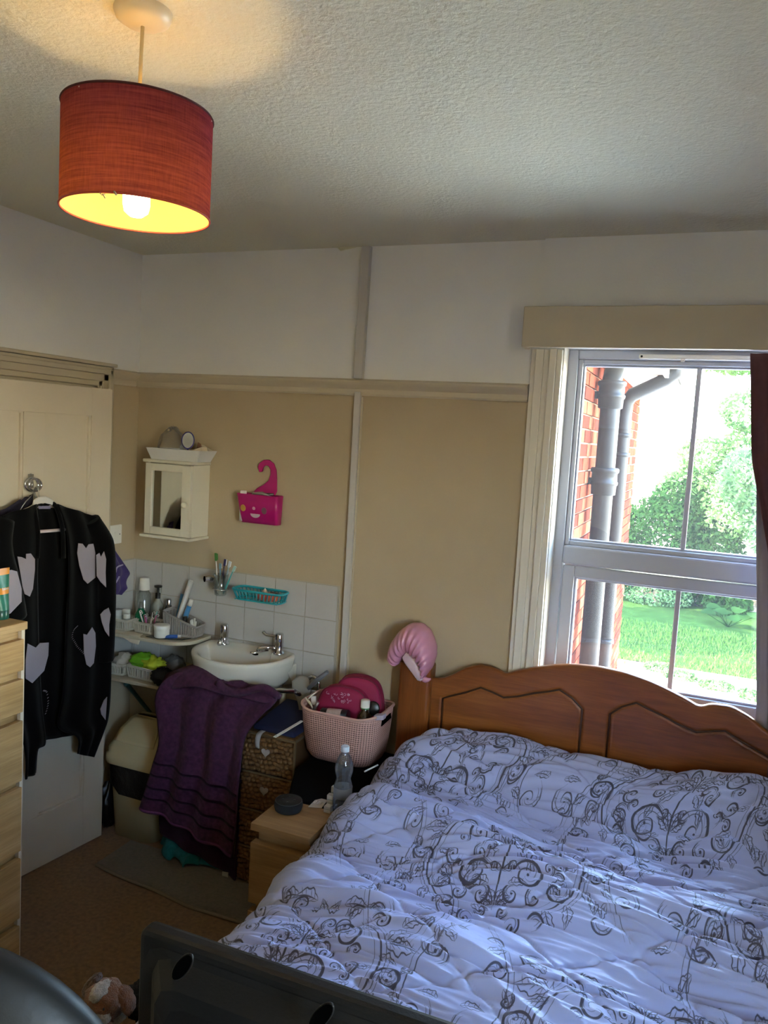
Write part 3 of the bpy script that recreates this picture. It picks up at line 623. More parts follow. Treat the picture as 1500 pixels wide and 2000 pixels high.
    _curl, _leaf = curl, leaf
    def inner(cx, c0, s_):      # smaller scrolls filling the middle of a medallion
        for (x, y, r, a0, tn, dr, w) in [(.03, -.075, .017, 2.0, 1.3, 1, .0026), (.058, -.005, .016, 5.0, 1.3, 1, .0026), (.095, .03, .014, 1.2, 1.2, -1, .0022), (.022, .035, .014, .5, 1.2, 1, .0024), (.075, .11, .018, 4.4, 1.3, -1, .0026), (.12, .045, .014, 3.6, 1.2, 1, .0022), (.105, -.03, .015, 2.2, 1.2, 1, .0024), (.02, .155, .012, 0, 1.2, 1, .002)]:
            _curl(cx, x, c0 + y, r, a0, tn, dr, .8, w)
        for (x, y, a, l, wd) in [(.02, -.05, -.2, .04, .009), (.02, -.01, .5, .045, .010), (.02, .085, -.5, .04, .009), (.05, .02, .9, .035, .008), (.09, -.075, -.6, .04, .009), (.10, .07, .4, .04, .009), (.05, -.1, -1.0, .04, .009), (.0, .19, 1.2, .03, .007), (.19, .075, 1.0, .04, .010), (.205, .045, .2, .035, .008), (.17, -.1, -.9, .04, .010)]:
            _leaf(cx, x, c0 + y, a, l, wd, .85, .4)
    for mx_ in ((0, .21), (tw / 2, .21 + th / 2)): medal(*mx_); inner(*mx_, 1)
    for mx_ in ((0, .21 + th / 2), (tw / 2, .21), (tw / 4, .0), (tw * 3 / 4, th / 2)): link(*mx_)
    img = bpy.data.images.new('duvet_print', Wp, Hp); px = np.ones((Hp, Wp, 4), np.float32)
    base = np.array([.66, .69, .84]); ink = np.array([.13, .125, .165])
    px[..., :3] = base * (1 - A[..., None] * .95) + ink * A[..., None] * .95
    img.pixels.foreach_set(px[::-1].ravel()); img.pack(); return img
DT_W, DT_H = .80, 1.12
img = damask()
def duvet_mat():
    k = NT('duvet_cotton'); b_ = k.n('ShaderNodeBsdfPrincipled'); k.l(b_.outputs[0], k.out.inputs[0]); b_.inputs['Roughness'].default_value = .42; b_.inputs['Sheen Weight'].default_value = .1; b_.inputs['Specular IOR Level'].default_value = .55
    uv = k.n('ShaderNodeUVMap'); uv.uv_map = 'print'; im = k.n('ShaderNodeTexImage'); im.image = img; k.l(uv.outputs[0], im.inputs[0]); k.l(im.outputs[0], b_.inputs['Base Color']); return k.m
DX0, DX1, DY0, DY1 = 1.40, 2.93, -2.02, -.10
def dz(x, y):      # height of the duvet's top
    z = .565
    z += .20 * (1 / (1 + math.exp(-(y + .30 + .04 * nz(x * 1.5, 7)) / .055))) * (.93 + .10 * nz(x * 2.2, 1.5))     # pillow ridge
    z += .075 * math.exp(-((y + .78 + .25 * (x - 2.1)) / .16) ** 2) * (.6 + .8 * nz(x * 1.3, 9) + .3)
    z += .05 * math.exp(-((y + 1.25 + .30 * (x - 2.1)) / .13) ** 2)
    z += .045 * nz(x * 1.7, y * 1.7, 4.) + .02 * nz(x * 3.7, y * 4.5, 2)
    return z
Pd = []; UVd = []
NXd, NYd = 300, 520
arc = np.linspace(-.50, 1.53, NXd + 1)     # distance across the bed; negative part hangs over the near side
for j in range(NYd + 1):
    y = DY0 + (DY1 - DY0) * j / NYd; rowp = []; rowu = []
    for i in range(NXd + 1):
        s_ = arc[i]; yy = y; r_ = .13; edge = DX0 + .012 + .008 * math.sin(y * 9) + .012 * nz(y * 3, 5) + .16 * max(0, 1 / (1 + math.exp(-(y + .22) / .045))) 
        # section: hang, rounded shoulder, flat top
        L = r_ * PI / 2
        if s_ < 0: x = edge + .012 * nz(y * 6, s_ * 3, 2); zoff = -r_ + s_; nrm = (-1, 0, 0)
        elif s_ < L: a = s_ / r_; x = edge + r_ - r_ * math.cos(a); zoff = -r_ + r_ * math.sin(a); nrm = (-math.cos(a), 0, math.sin(a))
        else: x = edge + r_ + (s_ - L); zoff = 0; nrm = (0, 0, 1)
        base = dz(max(x, edge + .08), yy)
        wa = y * 17 + x * 1.6 + 2.6 * nz(x * 1.3, y * 2.2, 8); wb_ = y * 33 - x * 1.1 + 3.0 * nz(x * 2.1, y * 3.5, 18)
        wsp = .029 * (1 - abs(nz(x * 1.4, wa, 11)) * 1.9) * (.55 + .8 * abs(nz(x * 1.7, y * 1.3, 31))) + .012 * (1 - abs(nz(x * 2.6, wb_, 6)) * 2) + .0022 * nz(x * 9, y * 80, 1)
        # diamond quilting: narrow stitched lines
        u, v = (x * .78 + y) / .29, (x * .78 - y) / .29
        q1 = abs(u - round(u)) * .29; q2 = abs(v - round(v)) * .29
        puff = -.007 * math.exp(-(q1 / .006) ** 2) - .007 * math.exp(-(q2 / .006) ** 2) + .006 * min(1, q1 / .05) * min(1, q2 / .05)
        dsp = wsp + puff
        fade = .02 * max(0, 1 - (DY1 - y) / .02)
        rowp.append((x + nrm[0] * dsp, y, base + zoff + nrm[2] * dsp + (.0) - fade)); rowu.append((s_ / DT_W + .13 + .012 * nz(x * 3, y * 3), y / DT_H + .47 + .012 * nz(x * 3, y * 3, 5)))
    Pd.append(rowp); UVd.append(rowu)
mb = MB().grid(Pd, flip=True)
bo = mb.v
du = single('duvet', mb, duvet_mat(), 'quilted pale lilac duvet with grey scroll print spread over the pine bed', 'duvet', (2.16, -1.1, .5))
uvl = du.data.uv_layers.new(name='print'); fu = np.array(UVd, np.float32).reshape(-1, 2); li = np.zeros(len(du.data.loops), np.int32); du.data.loops.foreach_get('vertex_index', li); uvl.data.foreach_set('uv', fu[li].ravel())

# ------------------------------------------------------------------ television at the foot of the bed (seen from behind)
TVX0, TVX1, TVY, TVZ = 1.787, 2.80, -2.15, 1.148
tv = thing('television', 'black flat television seen from behind at the foot of the bed', 'television', (2.25, -2.13, 0))
TVM = mat('tv_plastic', '0a0a0b', .5, var=.25, vscale=25, bump=.2, bscale=300, spec=.3)
obj('screen_frame', MB().box(TVX0, TVX1, TVY, TVY + .035, TVZ - .60, TVZ), TVM, tv, bevel=.012, seg=3)
obj('screen', MB().box(TVX0 + .012, TVX1 - .012, TVY + .035, TVY + .037, TVZ - .585, TVZ - .012), mat('screen_glass', '050506', .08), tv)
b = MB(); P = []
for (ix, iz, yy) in [(.012, .014, TVY), (.03, .022, TVY - .004), (.055, .042, TVY - .03), (.075, .06, TVY - .036), (.3, .22, TVY - .036)]:
    x0, x1, z1, z0 = TVX0 + ix, TVX1 - ix, TVZ - iz, TVZ - .60 + iz; P.append([(x0, yy, z0), (x0, yy, z1 - .03), (x0 + .01, yy, z1 - .008), (x0 + .03, yy, z1), (x1 - .03, yy, z1), (x1 - .01, yy, z1 - .008), (x1, yy, z1 - .03), (x1, yy, z0)])
b.grid(P, closed_v=True, smooth=False, flip=True); obj('back_cover', b, TVM, tv, bevel=.003)
DK = mat('slot_dark', '030303', .9, spec=0)
for (px, py) in [(357, 1888), (628, 1985)]:
    c = at_y(px, py, TVY - .036); u_ = np.array((.55, 0, .83)); v_ = np.array((.83, 0, -.55)); lp = []
    ring = [c + u_ * .024 * math.cos(a) + v_ * .0085 * math.sin(a) for a in np.linspace(0, 2 * PI, 20, endpoint=False)]
    b = MB(); b.tube(ring, .0016, 6, closed=True); obj('slot_rim', b, TVM, tv)
    obj('cable_slot', MB().grid([[p_ + (0, -.0022, 0) for p_ in ring], [c + (p_ - c) * .6 + (0, -.0020, 0) for p_ in ring]], closed_v=True).add([c + (p_ - c) * .6 + (0, -.0020, 0) for p_ in ring], [tuple(range(20))]), DK, tv)
obj('stand_neck', MB().box(2.2, 2.38, TVY - .03, TVY + .03, .36, TVZ - .56), TVM, tv, bevel=.01); obj('stand_base', MB().box(2.0, 2.58, TVY - .14, TVY + .0, .335, .36), TVM, tv, bevel=.01)
st = thing('television_bench', 'low dark bench carrying the television beyond the foot of the bed', 'bench', (2.3, -2.3, 0))
obj('bench_top', MB().box(1.75, 2.85, -2.35, -2.14, .30, .335), TVM, st, bevel=.005)
for x in (1.77, 2.79):
    for y in (-2.34, -2.2): obj('leg', MB().box(x, x + .04, y, y + .04, 0, .30), TVM, st)

# black leather chair close to the camera
LEA = mat('black_leather', '08090a', .5, bump=.3, bscale=60, bdist=.002, spec=.35)
c = np.array((1.735, -2.443, 1.052))
rt = Matrix.Rotation(math.radians(21.9), 3, 'Z') @ Matrix.Rotation(math.radians(0), 3, 'X')
ch = thing('office_chair', 'black leather chair with a rounded padded back close to the viewer', 'chair', (c[0], c[1], 0))
obj('backrest', MB().ell(c, (.25, .075, .245), 48, 28, rt), LEA, ch)
obj('seat', MB().ell((c[0] + .03, c[1] - .27, .48), (.25, .25, .05), 32, 12, None, pw=.6), LEA, ch)
obj('back_bracket', MB().tube([(c[0], c[1] - .02, c[2] - .1), (c[0] + .0, c[1] + .04, .6), (c[0], c[1] - .1, .42), (c[0] + .03, c[1] - .25, .43)], .02), BLACKP, ch)
obj('gas_column', MB().tube([(c[0] + .03, c[1] - .27, .08), (c[0] + .03, c[1] - .27, .45)], .025), CHROME, ch)
for i in range(5):
    a = i * 2 * PI / 5 + .3; e = (c[0] + .03 + .28 * math.cos(a), c[1] - .27 + .28 * math.sin(a)); l = obj('leg', MB().tube([(c[0] + .03, c[1] - .27, .11), (e[0], e[1], .075)], [.022, .014]), BLACKP, ch)
    obj('castor', MB().lathe([(.0, -.012), (.026, -.012), (.026, .012), (0, .012)], (e[0], e[1], .028), 14, (math.sin(a), -math.cos(a), 0)), BLACKP, l)

# ------------------------------------------------------------------ chest of drawers by the door
CX1, CY1 = .608, -1.215
t = thing('chest_of_drawers', 'tall oak veneer chest with six handleless drawers beside the door', 'chest', (.33, -1.62, 0))
obj('carcass', MB().box(.13, .585, CY1 - .80 + .003, CY1 - .003, .0, 1.205), OAK, t, bevel=.002)
obj('top', MB().box(.125, CX1, CY1 - .80, CY1, 1.206, 1.23), OAK, t, bevel=.002)
obj('side_edge', MB().box(.5855, .60, CY1 - .015, CY1 - .003, 0.0, 1.206), mat('edge_pale', 'c9b8a0', .6), t)
zz = [(1.055, 1.183), (.895, 1.015), (.625, .862), (.42, .59), (.215, .385), (.03, .18)]
zz = [(1.082, 1.178), (.952, 1.055), (.735, .925), (.51, .715), (.29, .485), (.06, .265)]
for z0, z1 in zz: obj('drawer_front', MB().box(.587, CX1 - .001, CY1 - .795, CY1 - .012, z0, z1), OAK, t, bevel=.0015)

# squeezy tube on the chest
c = at_z(2, 1208, 1.231); t = thing('lotion_tube', 'green and orange squeezy tube standing on its cap on the chest of drawers', 'tube', c)
TG = mat('tube_green', '1d6b55', .35); TO = mat('tube_orange', 'd98a2b', .35); TWH = mat('print_white', 'e8e4d8', .5)
obj('cap', MB().lathe([(.021, 0), (.022, .004), (.022, .026), (.02, .028)], c, 20), mat('cap_teal', '124a3d', .3), t)
P = []
for i in range(14):
    f = i / 13; h = .028 + .125 * f; P.append([(c[0] + (.022 * (1 - f * .93)) * math.cos(a), c[1] + (.022 + .008 * f) * math.sin(a), c[2] + h) for a in np.linspace(0, 2 * PI, 24, endpoint=False)])
mb = MB().grid(P[:6], closed_v=True, mi=0); mb.grid(P[5:8], closed_v=True, mi=1); mb.grid(P[7:12], closed_v=True, mi=0); mb.grid(P[11:], closed_v=True, mi=1)
obj('body', mb, [TG, TO], t)
fc = bpy.data.curves.new('lettering', 'FONT'); fc.body = 'balm'; fc.size = .012; fc.extrude = .0003; fc.align_x = 'CENTER'
fo = bpy.data.objects.new('lettering_source', fc); COL.objects.link(fo); bpy.context.view_layer.update()
fm = bpy.data.meshes.new_from_object(fo.evaluated_get(bpy.context.evaluated_depsgraph_get())); bpy.data.objects.remove(fo)
fo = bpy.data.objects.new('lettering', fm); COL.objects.link(fo); fm.materials.append(TWH); fo.parent = t; fo.location = (.0165, 0, .09); fo.rotation_euler = (PI / 2 - .12, 0, PI / 2)

# ------------------------------------------------------------------ bedside table
t = thing('bedside_table', 'small oak veneer bedside table with two drawers tucked against the bed', 'bedside table', (1.35, -.71, 0))
NX0, NX1, NY0, NY1 = 1.168, 1.385, -.808, -.603
NX1 = 1.388
obj('carcass', MB().box(NX0 + .012, NX1 - .012, NY0 + .036, NY1, 0, .525), OAKX, t, bevel=.001); obj('top', MB().box(NX0, NX1, NY0, NY1 + .002, .526, .55), OAKX, t, bevel=.0015)
for z0, z1 in ((.275, .483), (.04, .245)): obj('drawer_front', MB().box(NX0 + .002, NX1 - .004, NY0 + .001, NY0 + .034, z0, z1), OAKX, t, bevel=.0015)
t = thing('storage_box', 'black fabric storage box behind the bedside table under the pink basket', 'box', (1.23, -.3, 0))
BF = mat('black_fabric', '050506', .95, bump=.3, bscale=300, spec=.1)
for nm, e, za, zb_ in (('body', .003, 0, .50), ('lid', 0, .502, .552)):
    obj(nm, MB().slab([(x, y, (za + zb_) / 2) for x, y in ((1.19 + e, -.598), (1.386 - e, -.598), (1.386 - e, -.03), (1.09 + e, -.03), (1.09 + e, -.36), (1.13 + e, -.46))], (0, 0, 1), zb_ - za), BF, t, bevel=.012, seg=3)

# ------------------------------------------------------------------ basin
PORC = mat('porcelain', 'd8d3c4', .12, coat=.3)
t = thing('wash_basin', 'white wall-hung ceramic wash basin with two chrome taps', 'wash basin', (.683, 0, .893))
BCX, BYC = .683, -.105
def dring(a, bf, bb, z, n=56, oy=0, sq=5):
    r = []
    for i in range(n):
        th = 2 * PI * i / n; c_, s_ = math.cos(th), math.sin(th)
        if s_ <= 0: x = a * math.copysign(abs(c_) ** .92, c_); y = bf * s_
        else: x = a * math.copysign(abs(c_) ** (2 / sq), c_); y = bb * abs(s_) ** (2 / sq)
        r.append((BCX + x, BYC + oy + y, z))
    return r
rings = [dring(.12, .10, .095, .735, sq=4), dring(.165, .15, .095, .745, sq=4), dring(.196, .185, .095, .785), dring(.213, .205, .0965, .84), dring(.22, .212, .096, .872), dring(.222, .214, .0965, .886), dring(.219, .211, .0965, .893), dring(.210, .202, .0965, .8945), dring(.200, .190, .09, .891),
    dring(.192, .180, .03, .886, oy=-.005, sq=3), dring(.182, .168, .018, .872, oy=-.005, sq=3), dring(.165, .15, .01, .84, oy=-.01, sq=2.6), dring(.135, .12, 0.0, .80, oy=-.02, sq=2.4), dring(.08, .07, .0, .782, oy=-.05, sq=2.2), dring(.02, .02, .02, .778, oy=-.07, sq=2)]
mb = MB().grid(rings, closed_v=True); mb.f.append(tuple(reversed(range(56)))); mb.sm.append(False); mb.mi.append(0)
mb.v = [(x, min(y, -.0095), z) for x, y, z in mb.v]
bw = obj('bowl', mb, PORC, t)
obj('overflow_slot', MB().ell(at_y(498, 1277, -.088) , (.017, .006, .0065), 14, 8), DK, t)
obj('waste', MB().lathe([(.0, 0), (.02, .0), (.021, .003), (.012, .002), (0, .001)], (BCX, BYC - .07, .779), 16), CHROME, t)
obj('bracket', MB().add([(.80, -.01, .85), (.895, -.01, .85), (.895, -.12, .85), (.80, -.12, .85), (.80, -.01, .735), (.895, -.01, .755), (.875, -.03, .765), (.80, -.03, .735)], [(0, 1, 2, 3), (7, 6, 5, 4), (0, 4, 5, 1), (1, 5, 6, 2), (2, 6, 7, 3), (3, 7, 4, 0)]), PORC, t, bevel=.008)
TX1, TX2, TY = .551, .828, -.058
tp = obj('hot_tap', MB().lathe([(.024, 0), (.024, .006), (.018, .012), (.018, .045), (.0195, .05), (.018, .085), (.016, .088), (0, .089)], (TX1, TY, .892), 20), CHROME, t)
obj('spout', MB().tube([(TX1, TY - .012, .912), (TX1 + .004, TY - .035, .913), (TX1 + .006, TY - .05, .90)], [.012, .011, .009], 12), CHROME, tp)
tp = obj('cold_tap', MB().lathe([(.024, 0), (.024, .006), (.018, .012), (.018, .045), (.0195, .05), (.018, .085), (.016, .088), (0, .089)], (TX2, TY, .892), 20), CHROME, t)
obj('spout', MB().tube([(TX2 - .01, TY - .005, .915), (TX2 - .05, TY - .03, .918), (TX2 - .075, TY - .04, .912), (TX2 - .078, TY - .041, .90)], [.011, .0095, .009, .0095], 12), CHROME, tp)
obj('lever', MB().tube(cat_rom([(TX2 - .01, TY - .0, .965), (TX2 - .035, TY - .005, .966), (TX2 - .06, TY - .01, .968), (TX2 - .075, TY - .012, .98)], 4), [.007] * 9 + [.007, .008, .008, .007], 10), CHROME, tp)
obj('plug_stay', MB().tube([(TX2 - .04, TY - .02, .905), (TX2 - .085, TY - .06, .895), (TX2 - .1, TY - .07, .896)], .005, 8), CHROME, tp)
mb = MB()
for i in range(16): 
    f = i / 15; q = np.array((TX2 - .015 + .0 * f, TY - .03 - .03 * f, .895 - .075 * f * f + .002)); mb.ell(q, (.0018, .0018, .0026), 6, 4)
obj('waste_chain', mb, CHROME, t)
# pipes below the basin
t = thing('waste_pipe', 'pale plastic waste pipe dropping from under the basin', 'pipe', (.84, -.03, .4))
obj('pipe', MB().tube([(.845, -.035, .14), (.845, -.035, .70), (.845, -.035, .734)], .013, 12), mat('pipe_cream', 'cfc4aa', .5), t)

# towel rail, side mounted, with draped grey cloth
t = thing('towel_rail', 'chrome towel rail with a hooked end standing out below the basin', 'towel rail', (.95, -.02, .8))
a = at_y(575, 1350, -.17); b_ = np.array((.62, -.30, .775))
obj('bar', MB().tube([b_, a + (0, 0, 0)], .010, 12), CHROME, t)
h = at_y(610, 1335, -.08)
obj('hook', MB().tube(cat_rom([(h[0] - .03, -.06, h[2] - .03), (h[0] - .028, -.06, h[2] + .005), (h[0] - .005, -.065, h[2] + .026), (h[0] + .022, -.07, h[2] + .01), (h[0] + .028, -.07, h[2] - .03), (h[0] + .028, -.05, h[2] - .12)], 5), .0085, 10), CHROME, t)
obj('wall_plate', MB().box(h[0] - .055, h[0] + .045, -.03, -.0105, h[2] - .17, h[2] - .05), WHITEP, t, bevel=.006)
obj('arm', MB().tube([a, (h[0] - .01, -.03, h[2] - .1)], .009, 10), CHROME, t)
GRC = mat('grey_cloth', '8b857a', .9, bump=.4, bscale=200, bdist=.002)
P = surf([[at_y(570, 1332, -.12), at_y(585, 1320, -.08), at_y(603, 1325, -.06)], [at_y(572, 1350, -.14), at_y(588, 1345, -.12), at_y(607, 1345, -.10)], [at_y(582, 1372, -.14), at_y(594, 1372, -.13), at_y(606, 1365, -.11)], [at_y(586, 1395, -.12), at_y(596, 1392, -.12), at_y(606, 1385, -.10)]], 5, 5)
single('grey_cloth', MB().grid(P), GRC, 'small grey cloth slung over the hooked end of the chrome rail', 'cloth', at_y(588, 1350, -.12), solid=.006)

# ------------------------------------------------------------------ bin
BINM = mat('bin_cream', 'c6b68c', .45, var=.06, vscale=6); BX0, BX1, BY0, BY1 = .10, .375, -.275, -.03
t = thing('swing_bin', 'cream plastic swing-top bin with a black liner under the corner shelves', 'bin', (.24, -.15, 0))
def rr(x0, x1, y0, y1, z, r=.04, n=5):
    o = []
    for cx_, cy_, a0 in ((x1 - r, y1 - r, 0), (x0 + r, y1 - r, PI / 2), (x0 + r, y0 + r, PI), (x1 - r, y0 + r, 1.5 * PI)):
        for k in range(n + 1): a = a0 + PI / 2 * k / n; o.append((cx_ + r * math.cos(a), cy_ + r * math.sin(a), z))
    return o
mb = MB(); R0 = [rr(BX0 + .025, BX1 - .025, BY0 + .02, BY1 - .01, 0), rr(BX0 + .005, BX1 - .005, BY0 + .005, BY1, .34)]
mb.grid(R0, closed_v=True); n_ = len(R0[0]); mb.f.append(tuple(reversed(range(n_)))); mb.sm.append(False); mb.mi.append(0)
obj('body', mb, BINM, t)
P = []
for k, (z, e) in enumerate([(.352, .006), (.30, .007), (.24, .006)]):
    rg = rr(BX0 + .002 + .3 * (.34 - z) * .07, BX1 + .0, BY0 - .0 + .3 * (.34 - z) * .05, BY1 + .005, z); P.append(rg)
last = rr(BX0 + .03, BX1 - .02, BY0 + .012, BY1, .2); last = [(x, y - .004, .17 + .09 * abs((x - .24) / .14) ** 2 + .01 * math.sin(x * 90) + (.05 if y > -.2 else 0)) for x, y, z in last]; P.append(last)
obj('liner', MB().grid(P, closed_v=True, flip=True), mat('bin_liner', '08080a', .3, bump=.6, bscale=30, bdist=.01), t)
LR = [rr(BX0 - .008, BX1 + .008, BY0 - .008, BY1 + .006, z) for z in (.335,)] + [rr(BX0 - .012, BX1 + .012, BY0 - .012, BY1 + .008, .345), rr(BX0 - .012, BX1 + .012, BY0 - .012, BY1 + .008, .375), rr(BX0 - .004, BX1 + .004, BY0 - .004, BY1 + .004, .382), rr(BX0 - .004, BX1 + .004, BY0 - .004, BY1 + .004, .405)]
LR += [rr(BX0 + .004, BX1 - .004, BY0 + .012, BY1 - .0, .43, .045), rr(BX0 + .018, BX1 - .018, BY0 + .04, BY1 - .015, .47, .045), rr(BX0 + .03, BX1 - .03, BY0 + .10, BY1 - .03, .508, .03), rr(BX0 + .04, BX1 - .04, BY0 + .15, BY1 - .05, .515, .02)]
mb = MB().grid(LR, closed_v=True, flip=True); k = (len(LR) - 1) * n_; mb.f.append(tuple(k + i for i in range(n_))); mb.sm.append(True); mb.mi.append(0)
obj('lid', mb, BINM, t)
fl = surf([[(BX0 + .03, BY0 + .015, .437), (.24, BY0 + .012, .437), (BX1 - .03, BY0 + .015, .437)], [(BX0 + .038, BY0 + .05, .482), (.24, BY0 + .05, .486), (BX1 - .038, BY0 + .05, .482)], [(BX0 + .055, BY0 + .12, .519), (.24, BY0 + .12, .522), (BX1 - .055, BY0 + .12, .519)]], 5, 5)
obj('swing_flap', MB().grid(fl), BINM, t, solid=.006, solid_off=0)
# ------------------------------------------------------------------ pendant lamp
LX, LY = 1.432, -1.763
lc = at_d(263, 418, 1.51); lx, ly = 1.411, -1.742
t = thing('pendant_lamp', 'drum pendant lamp with a dark red fabric shade and lit bulb', 'lamp', (LX, LY, 2.6))
ROSE = mat('ceiling_rose', 'dcd0b4', .4)
obj('ceiling_rose', MB().lathe([(0, -.03), (.012, -.03), (.035, -.026), (.048, -.018), (.052, -.008), (.052, 0)], (LX, LY, 2.597), 32), ROSE, t)
ZB, ZTp, SR = 2.240, 2.424, .137
obj('cord', MB().tube([(LX, LY, 2.57), (LX - .004, LY + .002, 2.5), (LX - .015, LY + .014, 2.37)], .0035, 8), mat('cord_cream', 'd9c79a', .5), t)
obj('lamp_holder', MB().lathe([(.0, .06), (.012, .058), (.018, .045), (.021, .0), (.021, -.02), (.0, -.02)], (lx, ly, 2.325), 20), ROSE, t)
def shade_mat():
    k = NT('shade_linen'); d = k.n('ShaderNodeBsdfDiffuse'); tr = k.n('ShaderNodeBsdfTranslucent'); mx = k.n('ShaderNodeMixShader'); mx.inputs[0].default_value = .27
    n1 = k.noise(k.coord((6, 6, 150)), 1.6, 4, .65); n2 = k.noise(k.coord((200, 200, 20)), 2, 2)
    ad = k.n('ShaderNodeMath', operation='MULTIPLY_ADD'); k.l(n2, ad.inputs[0]); ad.inputs[1].default_value = .35; k.l(n1, ad.inputs[2])
    c = k.ramp(ad.outputs[0], [(.35, srgb('5a1c38')), (.9, srgb('74304e'))]); c2 = k.ramp(ad.outputs[0], [(.4, (.13, .05, .025, 1)), (.62, (.27, .10, .04, 1)), (.85, (.42, .16, .06, 1))])
    k.l(c, d.inputs[0]); k.l(c2, tr.inputs[0]); k.l(d.outputs[0], mx.inputs[1]); k.l(tr.outputs[0], mx.inputs[2]); k.l(mx.outputs[0], k.out.inputs[0]); return k.m
def lining_mat():
    k = NT('shade_lining'); d = k.n('ShaderNodeBsdfDiffuse'); tr = k.n('ShaderNodeBsdfTranslucent'); mx = k.n('ShaderNodeMixShader'); mx.inputs[0].default_value = .4
    d.inputs[0].default_value = (.78, .58, .16, 1); tr.inputs[0].default_value = (.8, .6, .25, 1); k.l(d.outputs[0], mx.inputs[1]); k.l(tr.outputs[0], mx.inputs[2]); k.l(mx.outputs[0], k.out.inputs[0]); return k.m
def cyl(r, z0, z1, n=72, m=2): return [[(lx + r * math.cos(a), ly + r * math.sin(a), z0 + (z1 - z0) * i / m) for a in np.linspace(0, 2 * PI, n, endpoint=False)] for i in range(m + 1)]
sh = obj('shade', MB().grid(cyl(SR, ZB, ZTp), closed_v=True), shade_mat(), t)
obj('shade_lining', MB().grid(cyl(SR - .0015, ZB + .001, ZTp - .001), closed_v=True), lining_mat(), t)
RIM = mat('shade_rim', 'a8402e', .7)
for z in (ZB, ZTp): obj('rim', MB().tube([(lx + SR * math.cos(a), ly + SR * math.sin(a), z) for a in np.linspace(0, 2 * PI, 72, endpoint=False)], .0022, 6, closed=True), RIM if z == ZB else mat('rim_dark', '4a2020', .8), t)
mb = MB()
for i in range(3): a = i * 2 * PI / 3 + .4; mb.tube([(lx + .02 * math.cos(a), ly + .02 * math.sin(a), 2.35), (lx + SR * math.cos(a), ly + SR * math.sin(a), ZTp - .004)], .0018, 6)
obj('spider_wire', mb, WHITEP, t)
mb = MB(); tb = np.array((lx + .03, ly - SR + .004, ZB))
mb.tube([tb, tb + (.008, -.002, -.006), tb + (.014, 0, -.004)], .0012, 5).tube([tb + (.01, -.002, -.004), tb + (.016, -.003, -.012)], .0012, 5).tube([tb + (.03, .003, 0), tb + (.036, .002, -.006)], .002, 5)
obj('loose_thread', mb, mat('thread', 'cfc3b0', .9), t)
BULB = mat('bulb_glow', (1, .72, .35, 1), .5, emit=9)
obj('bulb', MB().lathe([(0, -.028), (.012, -.026), (.022, -.018), (.025, -.004), (.025, .02), (.021, .03), (.0, .032)], (lx, ly, 2.262), 24), BULB, t)
pl = bpy.data.lights.new('bulb_light', 'POINT'); pl.energy = .42; pl.color = (1, .55, .19); pl.shadow_soft_size = .028
po = bpy.data.objects.new('bulb_light', pl); COL.objects.link(po); po.parent = t; po.location = (lx - LX, ly - LY, 2.275 - 2.6); bpy.data.objects['bulb'].visible_shadow = True

# ------------------------------------------------------------------ mirror cabinet and things on it
CAB = mat('cabinet_white', 'd6cfbc', .4)
t = thing('mirror_cabinet', 'small cream wall cabinet with a mirrored door and round knob', 'cabinet', (.28, -.07, 1.34))
KX0, KX1, KZ0, KZ1 = .165, .405, 1.355, 1.672
for a in ((KX0, KX0 + .012, -.125, -.001, KZ0, KZ1), (KX1 - .012, KX1, -.125, -.001, KZ0, KZ1)): obj('side_panel', MB().box(*a), CAB, t)
obj('back_panel', MB().box(KX0 + .012, KX1 - .012, -.008, -.001, KZ0, KZ1), CAB, t)
obj('bottom_board', MB().box(KX0 - .015, KX1 + .008, -.155, -.001, KZ0 - .014, KZ0 - .001), CAB, t, bevel=.004); obj('top_board', MB().box(KX0 - .012, KX1 + .006, -.15, -.001, KZ1 + .001, KZ1 + .015), CAB, t, bevel=.004)
dr = obj('door', MB().box(KX0, KX0 + .033, -.142, -.1265, KZ0 + .002, KZ1 - .002).box(KX1 - .033 - .012, KX1, -.142, -.1265, KZ0 + .002, KZ1 - .002).box(KX0 + .033, KX1 - .045, -.142, -.1265, KZ0 + .002, KZ0 + .034).box(KX0 + .033, KX1 - .045, -.142, -.1265, KZ1 - .034, KZ1 - .002), CAB, t, bevel=.0015)
obj('mirror', MB().box(KX0 + .033, KX1 - .045, -.132, -.128, KZ0 + .034, KZ1 - .034), mat('mirror_glass', 'd8dcd8', .02, metal=1), dr)
obj('knob', MB().lathe([(.005, 0), (.005, .006), (.012, .012), (.013, .02), (.008, .026), (0, .027)], (KX1 - .018, -.142, 1.50), 18, (0, -1, 0)), CAB, dr)
# white tray on the cabinet
TRY = mat('tray_white', 'cfcdca', .45); zt = KZ1 + .0155
t = thing('plastic_tray', 'white flared plastic tray on top of the mirror cabinet', 'tray', (.31, -.08, zt))
mb = MB(); a_ = rr(.185, .43, -.135, -.03, zt, .006, 2); b2 = rr(.165, .452, -.150, -.012, zt + .05, .008, 2); c2 = rr(.168, .449, -.147, -.015, zt + .05, .008, 2); d2 = rr(.188, .427, -.132, -.033, zt + .004, .006, 2)
mb.grid([a_, b2, c2, d2], closed_v=True, smooth=False, flip=True); nn = len(a_); mb.f += [tuple(range(nn)), tuple(3 * nn + i for i in range(nn))]; mb.sm += [False] * 2; mb.mi += [0] * 2
obj('tray_shell', mb, TRY, t, bevel=.001)
